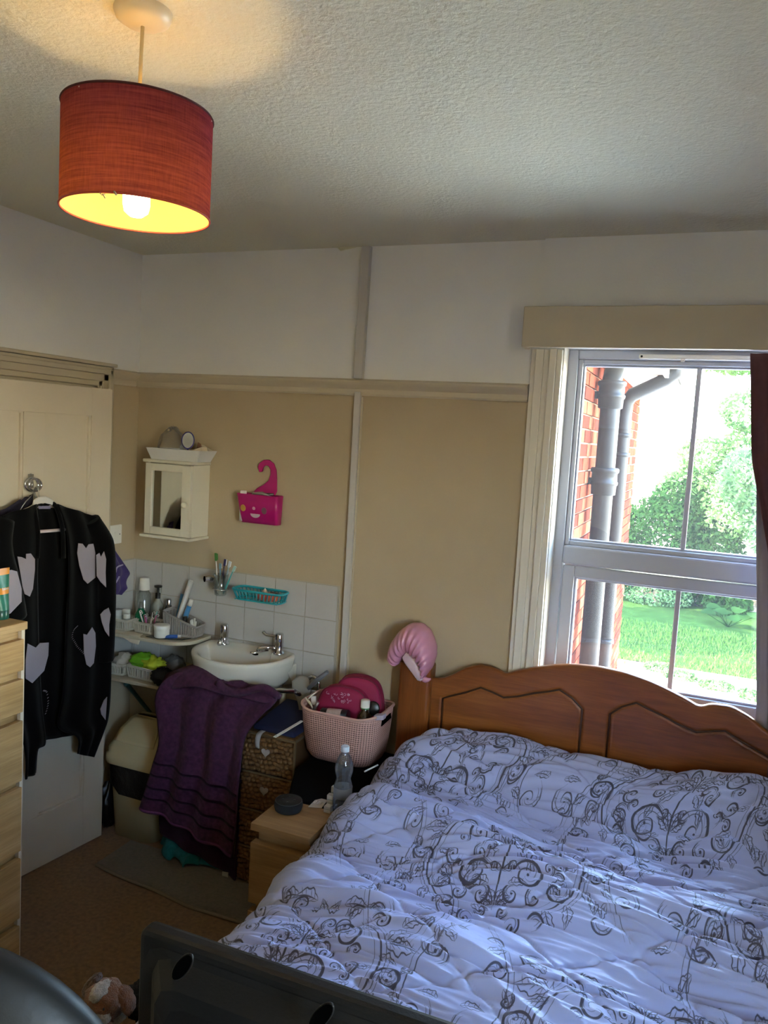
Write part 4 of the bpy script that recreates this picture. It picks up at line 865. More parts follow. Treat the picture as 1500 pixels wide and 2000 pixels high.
# items in the tray
c = at_y(367, 860, -.08); RB = mat('blue_plastic', '2c2c78', .35)
t = thing('hand_mirror', 'small round mirror with a dark blue rim standing in the tray', 'mirror', (c[0], -.08, zt + .004))
ax = np.array((.35, -1, .1)); ax /= np.linalg.norm(ax); U = np.cross(ax, (0, 0, 1.)); U /= np.linalg.norm(U); V = np.cross(ax, U)
obj('rim', MB().tube([c + .027 * 1.0 * U * math.cos(a) + .036 * V * math.sin(a) for a in np.linspace(0, 2 * PI, 36, endpoint=False)], .0028, 8, closed=True), RB, t)
obj('glass', MB().slab([c + .026 * U * math.cos(a) + .035 * V * math.sin(a) for a in np.linspace(0, 2 * PI, 30, endpoint=False)], ax, .0015), MATS['mirror_glass'], t)
obj('stem', MB().tube([c - (0, 0, .036), (c[0] + .004, -.08, zt + .006)], .004, 8), RB, t)
PBAG = glass_mat('clear_bag', (.93, .93, .93, 1), gloss=.06, haze=.07, hazecol=(.6, .58, .52, 1), rough=.3)
P = []
for i in range(14):
    th = PI * i / 13 * .5; row = []
    for k in range(28):
        ph = 2 * PI * k / 28; n_ = 1 + .22 * nz(2.5 * math.cos(ph), 2.5 * math.sin(ph), th * 3); row.append((.258 + .075 * n_ * math.cos(th) * math.cos(ph), -.082 + .045 * n_ * math.cos(th) * math.sin(ph), zt + .008 + .135 * math.sin(th) * (1 + .12 * nz(ph, th * 4))))
    P.append(row)
single('clear_bag', MB().grid(P, closed_v=True), PBAG, 'crumpled clear plastic bag bulging up from the white tray', 'plastic bag', (.258, -.082, zt))
PAP = mat('paper_cream', 'd6c7ae', .7); BRN = mat('brown_item', '6b4a3a', .6)
mb = MB(); mb.bxc((.395, -.085, zt + .045), (.036, 0, .012), (0, .02, 0), (-.003, 0, .009)); single('paper_packet', mb, PAP, 'cream paper packet leaning in the white tray', 'packet', (.395, -.08, zt), bevel=.001)
mb = MB(); mb.bxc((.415, -.045, zt + .055), (.03, 0, -.014), (0, .012, 0), (.003, 0, .006)); single('folded_leaflet', mb, mat('paper_grey', 'bdb3a2', .7), 'grey folded leaflet at the back of the white tray', 'leaflet', (.415, -.045, zt), bevel=.001)
single('brown_hair_clip', MB().slab([(.372, -.06, zt + .05), (.402, -.06, zt + .055), (.392, -.06, zt + .078), (.38, -.06, zt + .085)], (0, 1, 0), .01), BRN, 'brown pointed hair clip behind the blue rimmed mirror', 'hair clip', (.385, -.06, zt + .05), bevel=.002)

# light switch
t = thing('light_switch', 'white light switch plate on the wall between the door edge and the corner', 'light switch', (0, -.14, 1.335))
obj('plate', MB().box(.0005, .01, -.187, -.101, 1.29, 1.376), WHITEP, t, bevel=.003); obj('rocker', MB().box(.010, .013, -.15, -.136, 1.32, 1.346), WHITEP, t, bevel=.001)
obj('screw', MB().lathe([(.003, 0), (.0, .0012)], (.0102, -.115, 1.333), 10, (1, 0, 0)), BLACKP, t)

# ------------------------------------------------------------------ pink hook caddy
PK = mat('magenta_plastic', 'b0146c', .35)
t = thing('hanging_caddy', 'magenta plastic caddy with a smiling face cut out and a curved hook', 'caddy', (.69, -.03, 1.43))
hp = [(541, 960), (541, 935), (540, 918), (535, 905), (526, 898), (516, 898), (508, 904), (504, 912), (507, 922), (513, 921), (515, 913), (519, 909), (525, 910), (529, 917), (529, 927), (525, 938), (515, 947), (503, 953), (497, 959), (497, 966), (536, 970)]
obj('hook', MB().slab([at_y(x, y, -.012) for x, y in hp], (0, 1, 0), .008), PK, t, bevel=.002)
ca = [at_y(460, 968, -.075), at_y(541, 985, -.075)]; tl = (.59, 1.565); 
mb = MB(); xx = (.592, .788); 
def cad(f, inset=0):   # outline at height fraction f, wider at the top
    x0 = .612 - .018 * f + inset; x1 = .792 + .006 * f - inset; y0 = -.062 - .018 * f + inset
    return rr(x0, x1, y0, -.0165 - inset * .5, 1.442 + f * .125, .014, 4)
R = [cad(0), cad(.5), cad(1), cad(1, .003), cad(.5, .003), cad(.04, .003)]
mb.grid(R, closed_v=True, flip=True); nn = len(R[0]); mb.f += [tuple(range(nn)), tuple(5 * nn + i for i in range(nn))]; mb.sm += [False] * 2; mb.mi += [0] * 2
obj('tub', mb, PK, t)
def disc(px, py, rx, rz, m_, nm, y=-.0745, half=False):
    c = at_y(px, py, y); y_ = -.062 - .018 * (c[2] - 1.442) / .125 - .0008
    c[1] = y_; ang = np.linspace(PI, 2 * PI, 14) if half else np.linspace(0, 2 * PI, 22, endpoint=False)
    return obj(nm, MB().slab([c + (rx * math.cos(a), -.144 * rz * math.sin(a), rz * math.sin(a)) for a in ang], (0, 1, .1), .0012), m_, t)
disc(474, 992, .0125, .0145, mat('eye_yellow', 'c49a4a', .5), 'eye_opening'); disc(515, 998, .0125, .0145, mat('eye_grey', '7a5560', .4), 'eye_opening'); disc(495, 993, .007, .007, mat('nose_pale', 'c79aa8', .4), 'nose_opening')
disc(497, 1004, .024, .017, mat('smile_pale', 'cdbcc0', .35), 'mouth_opening', half=True)
c = at_y(475, 972, -.05)
t = thing('white_bottle', 'short white screw-top bottle poking out of the magenta caddy', 'bottle', (c[0], -.05, 1.45)); obj('body', MB().lathe([(0, 0), (.014, 0), (.014, .1), (.01, .108)], (c[0], -.05, 1.447), 18), WHITEP, t); obj('cap', MB().lathe([(.014, .109), (.014, .128), (.012, .13), (0, .13)], (c[0], -.05, 1.447), 18), WHITEP, t)
SIL = mat('silver_foil', 'a9a39c', .28, metal=.8)
for i, (x, dx, lab) in enumerate([(.665, .09, 'silver cosmetic tube lying across the front of the magenta caddy'), (.68, .075, 'silver foil sachet lying at the back of the magenta caddy')]):
    mb = MB().tube([(x, -.058 + i * .018, 1.565 + .004 * i), (x + dx * .5, -.055 + i * .018, 1.572 - .006 * i), (x + dx, -.05 + i * .014, 1.560 + .012 * i)], [.008, .009, .004], 8); single('cosmetic_tube', mb, SIL if i == 0 else mat('dark_foil', '5b5450', .3, metal=.6), lab, 'tube', (x, -.05, 1.56))

# ------------------------------------------------------------------ tooth glass on chrome bracket
c = at_y(431, 1150, -.075)
t = thing('tumbler_holder', 'chrome wall bracket with a ring holding a glass tumbler above the basin', 'tumbler holder', (c[0], -.02, c[2]))
zr = c[2] + .0
obj('ring', MB().tube([(c[0] + .033 * math.cos(a), -.075 + .033 * math.sin(a), zr) for a in np.linspace(0, 2 * PI, 32, endpoint=False)], .0035, 8, closed=True), CHROME, t)
e = at_y(405, 1132, -.09)
obj('arm', MB().tube([(e[0] + .035, -.0095, e[2] + .0), (e[0] + .032, -.06, e[2]), (e[0] + .05, -.075, zr)], .005, 10), CHROME, t)
obj('rose', MB().lathe([(.0, 0), (.016, 0), (.016, .03), (.014, .036), (.013, .05)], (e[0] + .01, -.045, e[2]), 20, (-.5, -.8, 0)), CHROME, t); obj('rose_face', MB().lathe([(0, .0505), (.0135, .0505)], (e[0] + .01, -.045, e[2]), 20, (-.5, -.8, 0)), DK, t)
CG = glass_mat('clear_glass', (.88, .93, .92, 1), gloss=.09)
gx = c[0]
t = thing('glass_tumbler', 'clear glass tumbler full of toothbrushes in the chrome ring', 'tumbler', (gx, -.075, zr - .03)); obj('tumbler_glass', MB().lathe([(0, -.028), (.022, -.028), (.026, -.024), (.032, .065), (.030, .065), (.024, -.02), (0, -.022)], (gx, -.075, zr), 28), CG, t)
tbr = [(-.014, .0, '417b3a', 'd8d8d2', 421, 1080, 'tall white toothbrush with a green leaf-shaped head'), (-.005, .006, '6f9fb4', '4a7f9c', 430, 1100, 'blue toothbrush standing towards the green headed one'), (.004, -.006, '2c2a5c', '1c1a38', 440, 1092, 'dark navy toothbrush with a thick black grip'), (.01, .006, 'c9d0d4', '8fa8b4', 449, 1096, 'pale grey toothbrush behind the dark navy one'), (.016, -.002, '9ec9c0', '3f9a98', 459, 1106, 'teal toothbrush leaning furthest over the rim of the glass')]
for i, (dx, dy, hc, sc_, px, py, lab) in enumerate(tbr):
    b0 = np.array((gx + dx, -.075 + dy, zr - .019)); tp = at_y(px, py, -.075 + dy * 2); v_ = tp - b0; L = np.linalg.norm(v_); v_ /= L
    t = thing('toothbrush', lab, 'toothbrush', b0, 'toothbrushes in the glass tumbler')
    obj('handle', MB().tube([b0, b0 + v_ * L * .4, b0 + v_ * L * .62, b0 + v_ * L * .8], [.0032, .0045 if i != 2 else .0065, .003, .0025], 8), mat('tb_handle_%s' % sc_, sc_, .35), t)
    U = np.cross(v_, (0, 1, 0)); U /= np.linalg.norm(U); Vv = np.cross(v_, U)
    obj('head', MB().bxc(b0 + v_ * L * .9, v_ * L * .1, U * .0055, Vv * .002), mat('tb_head_%s' % hc, hc, .4), t, bevel=.0015)
    obj('bristles', MB().bxc(b0 + v_ * L * .9 - Vv * .006, v_ * L * .08, U * .0045, Vv * .004), mat('bristle', 'dfe4e0', .8) if i else MATS['tb_head_417b3a'], t)

# ------------------------------------------------------------------ soap basket
TEAL = mat('teal_plastic', '1f9aa4', .35)
s0, s1 = at_y(468, 1160, -.065), at_y(553, 1168, -.09)
sx0, sx1, sz = .612, .838, 1.112
t = thing('soap_basket', 'turquoise slotted plastic soap basket stuck to the tiles above the basin', 'soap basket', (.725, -.05, sz))
def srr(z, e): return rr(sx0 - e, sx1 + e, -.098 - e, -.012, z, .028, 4)
for z, e, r_ in ((sz + .042, .008, .0055), (sz, -.004, .004)): obj('rim', MB().tube(srr(z, e), r_, 6, closed=True), TEAL, t)
mb = MB(); A_, B_ = srr(sz + .042, .008), srr(sz, -.004)
P1 = []; 
def along(ring, f):
    n_ = len(ring); q = f * n_; i = int(q) % n_; g_ = q - int(q); a_, b2 = np.array(ring[i]), np.array(ring[(i + 1) % n_]); return a_ + (b2 - a_) * g_
def peri(ring, m_):
    R_ = np.array(ring); L_ = np.linalg.norm(np.roll(R_, -1, 0) - R_, axis=1); s_ = np.concatenate([[0], np.cumsum(L_)]); out = []
    R2 = np.vstack([R_, R_[:1]])
    for q in np.linspace(0, s_[-1], m_, endpoint=False): out.append(np.array([np.interp(q, s_, R2[:, k]) for k in range(3)]))
    return out
for a_, b2 in zip(peri(A_, 34), peri(B_, 34)): mb.tube([a_, b2], .0026, 5)
for k in range(8): x = sx0 + .012 + k * (sx1 - sx0 - .024) / 7; mb.box(x - .004, x + .004, -.096, -.014, sz - .003, sz + .001)
obj('bars', mb, TEAL, t)
c = at_y(525, 1157, -.06); t = single('soap_bar', MB().ell((c[0], -.058, sz + .019), (.052, .028, .017), 28, 12, pw=.6), mat('soap_coral', 'd9745c', .5), 'coral pink bar of soap in the turquoise basket', 'soap', (c[0], -.058, sz))
single('shell', MB().lathe([(0, 0), (.013, .002), (.009, .012), (0, .022)], (c[0] - .022, -.055, sz + .033), 10), PAP, 'small cream shell-like pumice resting on the coral soap', 'pumice', (c[0] - .02, -.055, sz + .03))
single('nail_brush', MB().tube([(c[0] + .0, -.045, sz + .037), (c[0] + .045, -.05, sz + .036)], .0035, 6), BRN, 'thin brown stick lying across the coral soap', 'stick', (c[0] + .02, -.05, sz + .036))

# ------------------------------------------------------------------ corner shelves
SHM = mat('shelf_white', 'c4b89f', .5)
def shelf_outline(z, x1, yf, n=14):
    o = [(.022, -.0105, z), (.022, yf, z)]; xs = x1 - .12
    o.append((xs, yf + .004, z))
    for k in range(1, n + 1): a = -PI / 2 + (PI / 2) * k / n; o.append((xs + .12 * math.cos(a), (yf + .12 + .004) + .12 * math.sin(a) if yf + .12 < -.012 else yf + (abs(yf) - .012) * (1 + math.sin(a)), z))
    o.append((x1, -.0105, z)); return o
t = thing('corner_shelf', 'upper white corner shelf with a rounded edge next to the basin', 'shelf', (.2, -.1, .905))
obj('board', MB().slab([(p[0], p[1], .897) for p in shelf_outline(0, .452, -.218)], (0, 0, 1), .016), SHM, t, bevel=.003)
obj('bracket', MB().box(.05, .07, -.15, -.0105, .87, .888), SHM, t); obj('bracket', MB().box(.34, .36, -.10, -.0105, .87, .888), SHM, t)
t = thing('corner_shelf', 'lower white corner shelf crowded with baskets above the bin', 'shelf', (.2, -.1, .70))
obj('board', MB().slab([(p[0], p[1], .692) for p in shelf_outline(0, .46, -.215)], (0, 0, 1), .016), SHM, t, bevel=.003)
obj('bracket', MB().box(.05, .07, -.15, -.0105, .66, .683), SHM, t)
BW = mat('basket_white', 'bfb8a8', .5); BG = mat('basket_grey', '9a948c', .5)
def slot_basket(label, c, u, L, Wd, h, m_, nb=12, h2=None, org_group=None):
    """open basket centred at c (base), long axis u, length L, width Wd; h2: height at the far +u end"""
    h2 = h2 or h; u = np.array((u[0], u[1], 0), float); u /= np.linalg.norm(u); v_ = np.array((-u[1], u[0], 0)); c = np.array(c); t = thing('slotted_basket', label, 'basket', c)
    def outl(z0, z1, e): return [c + u * (a * (L / 2 + e)) + v_ * (b2 * (Wd / 2 + e)) + (0, 0, z0 if a < 0 else z1) for a, b2 in ((-1, -1), (1, -1), (1, 1), (-1, 1))]
    def smooth(o, r=.010):
        out = []
        for i in range(4):
            p, q, s_ = o[i - 1], o[i], o[(i + 1) % 4]; d1 = (p - q) / np.linalg.norm(p - q); d2_ = (s_ - q) / np.linalg.norm(s_ - q); out += [q + d1 * r, q + (d1 + d2_) * r * .3, q + d2_ * r]
        return out
    lo = smooth(outl(.004, .004, -.006)); hi = smooth(outl(h, h2, 0)); l2 = smooth(outl(.014, .014, -.005)); h1 = smooth(outl(h - .010, h2 - .010, -.001))
    obj('rim', MB().tube(hi, .0028, 6, closed=True), m_, t)
    mb = MB(); mb.grid([lo, l2], closed_v=True, smooth=False); mb.grid([h1, hi], closed_v=True, smooth=False); mb.f.append(tuple(range(12))); mb.sm.append(False); mb.mi.append(0)
    q1, q2 = peri(l2, nb * 2 + 8), peri(h1, nb * 2 + 8)
    for a_, b2 in zip(q1, q2): d_ = (b2 - a_); w_ = np.cross(d_, (0, 0, 1)); mb.bxc((a_ + b2) / 2, d_ / 2, np.array((.0032, 0, 0)), np.array((0, .0032, 0)))
    obj('slotted_wall', mb, m_, t); return t
zs = .9055
k1, k2 = at_z(222, 1232, zs), at_z(258, 1237, zs)
slot_basket('pale slotted basket of small jars at the wall end of the upper shelf', (.080, -.14, zs), (1, -.05), .095, .10, .055, BW, 10)
slot_basket('pale slotted basket of dental picks in the middle of the upper shelf', (.194, -.12, zs), (1, -.05), .115, .10, .052, BW, 11)
slot_basket('grey sloping organiser basket at the basin end of the upper shelf', (.352, -.080, zs), (1, .08), .17, .09, .112, BG, 17, h2=.056)
zs2 = .7005
slot_basket('pale slotted basket of folded cloth at the wall end of the lower shelf', (.07, -.14, zs2), (1, 0), .085, .11, .055, BW, 8)
slot_basket('pale slotted basket holding neon cloths on the lower shelf', (.21, -.13, zs2), (1, -.08), .17, .125, .06, BW, 15)

def bottle(name, label, cat, c, prof, m_, cap=None, capm=None, n=20, ax=None, grp=None):
    t = thing(name, label, cat, c, grp); obj('body', MB().lathe(prof, c, n, ax), m_, t)
    if cap: obj('cap', MB().lathe(cap, c, n, ax), capm, t)
    return t
CLR = glass_mat('clear_plastic', (.85, .88, .86, 1), gloss=.08, haze=.12, hazecol=(.8, .8, .76, 1)); GRN = mat('green_liquid', '0f5a3a', .15, coat=.5)
BLKC = mat('black_cap', '0d0d0e', .35); WC = mat('white_cap', 'dedad0', .4); JARG = mat('jar_frost', 'aab0a8', .35)
Y2 = lambda px, y: float(at_y(px, 1180, y)[0])
bottle('spray_can', 'tall clear bottle with a white cap behind the upper shelf baskets', 'bottle', (.100, -.045, zs), [(0, 0), (.03, 0), (.031, .01), (.031, .15), (.02, .168)], CLR, [(.024, .17), (.025, .172), (.021, .225), (.0, .226)], WC)
bottle('pump_bottle', 'pump bottle with a black nozzle behind the dental picks', 'bottle', (.178, -.045, zs), [(0, 0), (.026, 0), (.026, .11), (.012, .135), (.010, .165)], mat('pump_clear', '8f8f88', .2), [(.012, .14), (.012, .165), (.006, .167), (.006, .19), (.018, .192), (.018, .2), (0, .202)], BLKC)
bottle('mouthwash_bottle', 'green mouthwash bottle on the upper shelf beside the jars', 'bottle', (.128, -.10, zs + .006), [(0, 0), (.024, 0), (.026, .01), (.026, .065), (.012, .09)], GRN, [(.011, .091), (.008, .12), (0, .121)], CLR)
bottle('aftershave_bottle', 'squat dark bottle with a silver neck behind the shelf organiser', 'bottle', (.236, -.04, zs), [(0, 0), (.024, 0), (.025, .02), (.022, .09), (.012, .115)], mat('smoked_glass', '3b3b3a', .15), [(.012, .116), (.012, .14), (.009, .145), (0, .146)], CHROME)
bottle('glass_jar', 'frosted jar in the wall end basket nearest the corner', 'jar', (.058, -.115, zs + .006), [(0, 0), (.018, 0), (.019, .05), (.016, .055)], JARG, [(.018, .056), (.018, .078), (0, .079)], WC)
bottle('glass_jar', 'frosted jar at the front of the wall end basket', 'jar', (.055, -.165, zs + .006), [(0, 0), (.018, 0), (.018, .055), (.015, .06)], JARG, [(.017, .061), (.017, .085), (0, .086)], mat('grey_cap', 'b5b9b5', .4))
bottle('glass_jar', 'short frosted jar beside the green mouthwash', 'jar', (.095, -.155, zs + .006), [(0, 0), (.014, 0), (.014, .045), (.012, .05)], JARG, [(.014, .051), (.014, .068), (0, .069)], WC)
cols = ['c2487c', '6fb0ac', 'd8d4cc', 'b85a94', '7fb5c4', 'd6d2c8', 'c05a70', 'd0ccc4']
for i in range(8):
    a = i * 2 * PI / 8; base = np.array((.194 + .018 * math.cos(a), -.125 + .012 * math.sin(a), zs + .014)); top = np.array((.194 + .045 * math.cos(a), -.13 + .03 * math.sin(a), zs + .085 + .012 * math.sin(a * 2)))
    cn = ['magenta', 'sea green', 'white', 'purple', 'pale blue', 'cream', 'rose', 'ivory'][i]
    t = thing('dental_pick', '%s dental pick fanned out in the middle basket on the shelf' % cn, 'dental pick', base, 'dental picks in the shelf basket'); mm_ = mat('pick_' + cols[i], cols[i], .4)
    obj('handle', MB().tube([base, base * .4 + top * .6, top], [.0022, .003, .002], 6), mm_, t); q = top; obj('bow', MB().tube([q, q + (.008, 0, .006), q + (.014, 0, .0), q + (.010, -.004, -.006)], .0016, 5), WC, t)
# round white tub and leaflet tray
c = at_z(320, 1243, zs + .006); c = np.array((.302, -.172, zs + .0055))
t = thing('leaflet_tray', 'dark flat tray on the front edge of the upper shelf', 'tray', (.32, -.15, zs)); obj('tray_base', MB().slab([(.235, -.195, zs + .002), (.30, -.203, zs + .002), (.40, -.155, zs + .002), (.415, -.11, zs + .002), (.36, -.165, zs + .002), (.25, -.165, zs + .002)], (0, 0, 1), .003), mat('tray_dark', '4b4a40', .35), t)
t = thing('round_tub', 'round white lidded tub at the front of the upper shelf', 'tub', c)
obj('body', MB().lathe([(0, 0), (.030, 0), (.033, .003), (.034, .034)], (c[0], c[1] - .0, c[2]), 32), WC, t); obj('lid', MB().lathe([(.0345, .0345), (.0355, .036), (.0355, .052), (.033, .055), (.02, .0545), (0, .054)], c, 32), WC, t)
mb = MB().tube([(.325, -.182, zs + .011), (.36, -.165, zs + .012)], [.009, .007], 10); t = thing('toothpaste_tube', 'small blue toothpaste tube lying on the upper shelf front', 'tube', (.35, -.17, zs))
obj('body', MB().tube([(.318, -.188, zs + .009), (.345, -.17, zs + .012), (.372, -.152, zs + .013)], [.004, .009, .008], 10), mat('tube_blue', '2f5aa0', .35), t); obj('cap', MB().tube([(.3725, -.1515, zs + .013), (.384, -.144, zs + .013)], [.0075, .0065], 10), WC, t)
# organiser contents
og = np.array((.338, -.108, zs))
def stick(name, label, cat, p0, p1, r_, m1, m2=None, cap=None):
    t = thing(name, label, cat, p0); obj('body', MB().tube([p0, p1], r_, 12), m1, t); d_ = (np.array(p1) - p0); d_ /= np.linalg.norm(d_)
    if m2: obj('cap', MB().tube([np.array(p1) + d_ * .0008, np.array(p1) + d_ * (cap or .02)], [x_ * .8 for x_ in (r_ if hasattr(r_, '__len__') else (r_, r_))], 12), m2, t)
    return t
stick('toothpaste_box', 'long white toothbrush box leaning out of the grey organiser', 'box', np.array((.305, -.085, zs + .012)), at_y(373, 1135, -.035), [.011, .012], mat('box_white', 'ccc8c0', .4), mat('box_end', 'e0dcd4', .5), .004)
stick('toothpaste_tube', 'blue tube leaning behind the white toothbrush box', 'tube', np.array((.285, -.055, zs + .012)), at_y(356, 1160, -.03), [.008, .007], mat('tube_blue2', '3d7fae', .35))
stick('glue_bottle', 'blue and white squeezy bottle in the middle of the grey organiser', 'bottle', np.array((.335, -.085, zs + .012)), at_y(370, 1183, -.075), [.014, .010], mat('tube_blue3', '3f86b8', .35), WC, .03)
stick('nail_polish_bottle', 'small round bottle with a black cap in the grey organiser', 'bottle', np.array((.368, -.098, zs + .012)), np.array((.368, -.098, zs + .062)), [.014, .014], CLR, BLKC, .03)
for i in range(4): stick('cosmetic_brush', ['white bristle stick at the low end of the organiser by the rim', 'white bristle stick leaning toward the basin in the organiser', 'short pale stick in the low end of the organiser', 'slim white stick crossing the low end of the organiser'][i], 'brush', np.array((.405 + .003 * i, -.085, zs + .012)), np.array((.395 + .010 * i, -.09 - .006 * (i % 2), zs + .076 + .006 * (i % 3))), [.003, .0045], WC)
# paper sheet hanging over the front edge
P = surf([[(.03, -.16, zs + .0025), (.11, -.165, zs + .003), (.20, -.165, zs + .0025)], [(.03, -.205, zs + .0025), (.12, -.207, zs + .003), (.215, -.206, zs + .0025)], [(.09, -.212, zs - .008), (.15, -.214, zs - .012), (.222, -.213, zs - .008)], [(.15, -.217, zs - .02), (.175, -.218, zs - .03), (.215, -.217, zs - .034)]], 4, 4)
single('paper_sheet', MB().grid(P), PAP, 'cream paper sheet curling over the front of the upper shelf', 'paper', (.12, -.19, zs), solid=.001)

# lower shelf: cloths, pouch, bags
def crumple(c, r, seed, n=26, m=16, amp=.35, fr=2.2):
    P = []
    for i in range(m + 1):
        th = PI * i / m - PI / 2; row = []
        for k in range(n):
            ph = 2 * PI * k / n; d_ = np.array((math.cos(th) * math.cos(ph), math.cos(th) * math.sin(ph), math.sin(th))); q = 1 + amp * nz(*(d_ * fr + seed)) + amp * .6 * nz(*(d_ * fr * 2.6 + seed * 2)); row.append(np.array(c) + d_ * np.array(r) * q)
        P.append(row)
    return MB().grid(P, closed_v=True)
single('neon_green_cloth', crumple((.185, -.14, zs2 + .075), (.062, .045, .036), 1.3, amp=.4), mat('neon_green', '6fb020', .7), 'crumpled neon green cloth in the lower shelf basket', 'cloth', (.185, -.14, zs2 + .05))
single('yellow_cloth', crumple((.245, -.145, zs2 + .072), (.052, .042, .030), 4.1, amp=.55, fr=2.8), mat('lime_yellow', 'aab422', .7), 'crumpled lime yellow cloth on the basket towards the basin', 'cloth', (.245, -.145, zs2 + .05))
single('white_cloth', crumple((.075, -.14, zs2 + .06), (.036, .045, .032), 8.7, amp=.4), mat('off_white_cloth', 'b0a698', .85), 'crumpled off-white cloth in the small basket by the wall', 'cloth', (.075, -.14, zs2 + .04))
single('black_pouch', crumple((.335, -.195, zs2 + .043), (.055, .045, .038), 2.2, amp=.25), mat('black_pouch', '0c0c0e', .7), 'black fabric pouch on the basin end of the lower shelf', 'pouch', (.335, -.19, zs2))
single('clear_bag', crumple((.315, -.09, zs2 + .06), (.05, .04, .05), 5.5, amp=.3), glass_mat('grey_bag', (.7, .72, .74, 1), gloss=.08, haze=.35, hazecol=(.5, .5, .5, 1), rough=.3), 'greyish clear plastic bag behind the lime cloth on the lower shelf', 'plastic bag', (.315, -.09, zs2))
single('dark_headband', MB().tube(cat_rom([(.42, -.13, zs2 + .075), (.445, -.17, zs2 + .085), (.47, -.2, zs2 + .08), (.49, -.22, zs2 + .075)], 4), .012, 8), MATS['black_pouch'], 'black strap trailing from the pouch towards the basin', 'strap', (.45, -.18, zs2 + .07))
# teal broom stick by the bin
p0, p1 = at_y(247, 1335, -.045), at_y(290, 1388, -.02)
d_ = p1 - p0; t = thing('broom_handle', 'dark teal stick leaning against the wall behind the bin', 'stick', p0); obj('handle', MB().tube([p0, p1, p1 + d_ * 1.3], [.011, .009, .008], 10), mat('teal_dark', '1c4f4a', .4), t); obj('grip', MB().ell(p0, (.014, .014, .016), 12, 8), MATS['teal_dark'], t)
# ------------------------------------------------------------------ draped cloth helpers
def rows_cloth(rows, plane, nx=40, k=6, fold=.01, nf=5, ph=0, seed=0):
    """rows: (pxL, pyL, dL, pxR, pyR, dR): edge points seen on the plane x = d or y = d; filled between with soft folds"""
    f = at_x if plane == 'x' else at_y; L = cat_rom([f(r[0], r[1], r[2]) for r in rows], k); R = cat_rom([f(r[3], r[4], r[5]) for r in rows], k); P = []
    nrm = np.array((1, 0, 0)) if plane == 'x' else np.array((0, -1, 0))
    for i, (a, b_) in enumerate(zip(L, R)):
        row = []
        for j in range(nx + 1):
            u = j / nx; q = a + (b_ - a) * u; row.append(q + nrm * fold * (math.sin(u * nf * 2 * PI + ph + .6 * nz(q[2] * 3, seed)) * .5 + .9 * nz(q[0] * 6 + q[1] * 6, q[2] * 2.5, seed)))
        P.append(row)
    return MB().grid(P)
# ------------------------------------------------------------------ bath towels and bath mat
def towel_mat(name, c1, c2, bands=True):
    k = NT(name); b_ = k.n('ShaderNodeBsdfPrincipled'); k.l(b_.outputs[0], k.out.inputs[0]); b_.inputs['Roughness'].default_value = 1; b_.inputs['Sheen Weight'].default_value = .08; b_.inputs['Specular IOR Level'].default_value = .05
    v = k.coord(); f = k.noise(v, 60, 3); k.l(k.ramp(f, [(.3, srgb(c1)), (.7, srgb(c2))]), b_.inputs['Base Color']); k.l(k.bump(k.noise(v, 500, 2), .9, .004), b_.inputs['Normal']); return k.m
PUR = towel_mat('towel_purple', '42253d', '59344f'); PURB = towel_mat('towel_band', '210a20', '2a0f28')
trows = [(352, 1312, -.30, 500, 1338, -.30), (325, 1330, -.315, 545, 1362, -.315), (310, 1362, -.34, 508, 1402, -.36), (313, 1410, -.352, 482, 1440, -.375), (314, 1450, -.356, 474, 1500, -.378), (303, 1492, -.358, 468, 1560, -.378), (292, 1535, -.36, 463, 1620, -.378), (281, 1576, -.36, 456, 1672, -.38)]
t = thing('bath_towel', 'purple bath towel with woven bands draped in front of the bin under the basin', 'towel', (.62, -.36, .15))
tw = rows_cloth(trows, 'y', 56, 8, .026, 3.2, .6, 3)
o = obj('towel_sheet', tw, PUR, t, solid=.009)
G = np.array(tw.v).reshape(-1, 57, 3); nr = G.shape[0]
def strip(rf, w):   # woven band following the towel surface
    i0 = rf * (nr - 1); P = []
    for dw in np.linspace(-w, w, 3):
        q = max(0, min(nr - 1.001, i0 + dw)); i = int(q); g_ = q - i; P.append(G[i] * (1 - g_) + G[i + 1] * g_ + (0, -.0125, 0))
    return MB().grid(P)
for rf in (.69, .765, .84, .905): obj('woven_band', strip(rf, .35), PURB, t, solid=.001)
obj('hem', strip(.985, .4), mat('hem_purple', '623057', .9), t, solid=.002)
# gathered part over the rail
P = surf([[at_y(330, 1318, -.20), at_y(395, 1300, -.24), at_y(430, 1325, -.27), at_y(480, 1340, -.26), at_y(520, 1345, -.25), at_y(545, 1358, -.25)], [at_y(322, 1330, -.29), at_y(385, 1312, -.31), at_y(432, 1340, -.33), at_y(480, 1352, -.325), at_y(522, 1352, -.32), at_y(548, 1364, -.30)], [at_y(318, 1350, -.325), at_y(380, 1342, -.345), at_y(430, 1356, -.355), at_y(480, 1366, -.35), at_y(520, 1374, -.345), at_y(545, 1368, -.315)]], 6, 6)
obj('rolled_top', MB().grid(P), PUR, t, solid=.012)
obj('twist', MB().tube(cat_rom([at_y(425, 1332, -.34), at_y(445, 1350, -.35), at_y(475, 1352, -.35), at_y(500, 1345, -.345), at_y(520, 1345, -.34), at_y(543, 1360, -.325)], 5), .016, 12), PUR, t)
t = thing('hand_towel', 'darker purple towel hanging beneath the bath towel with a white care label', 'towel', (.7, -.3, .1))
u_ = rows_cloth([(320, 1540, -.30, 474, 1500, -.32), (314, 1580, -.30, 470, 1610, -.325), (314, 1605, -.30, 466, 1670, -.33), (316, 1626, -.30, 462, 1718, -.335)], 'y', 36, 6, .012, 3, 1, 9)
obj('towel_sheet', u_, towel_mat('towel_plum', '2c1029', '3a1735'), t, solid=.008)
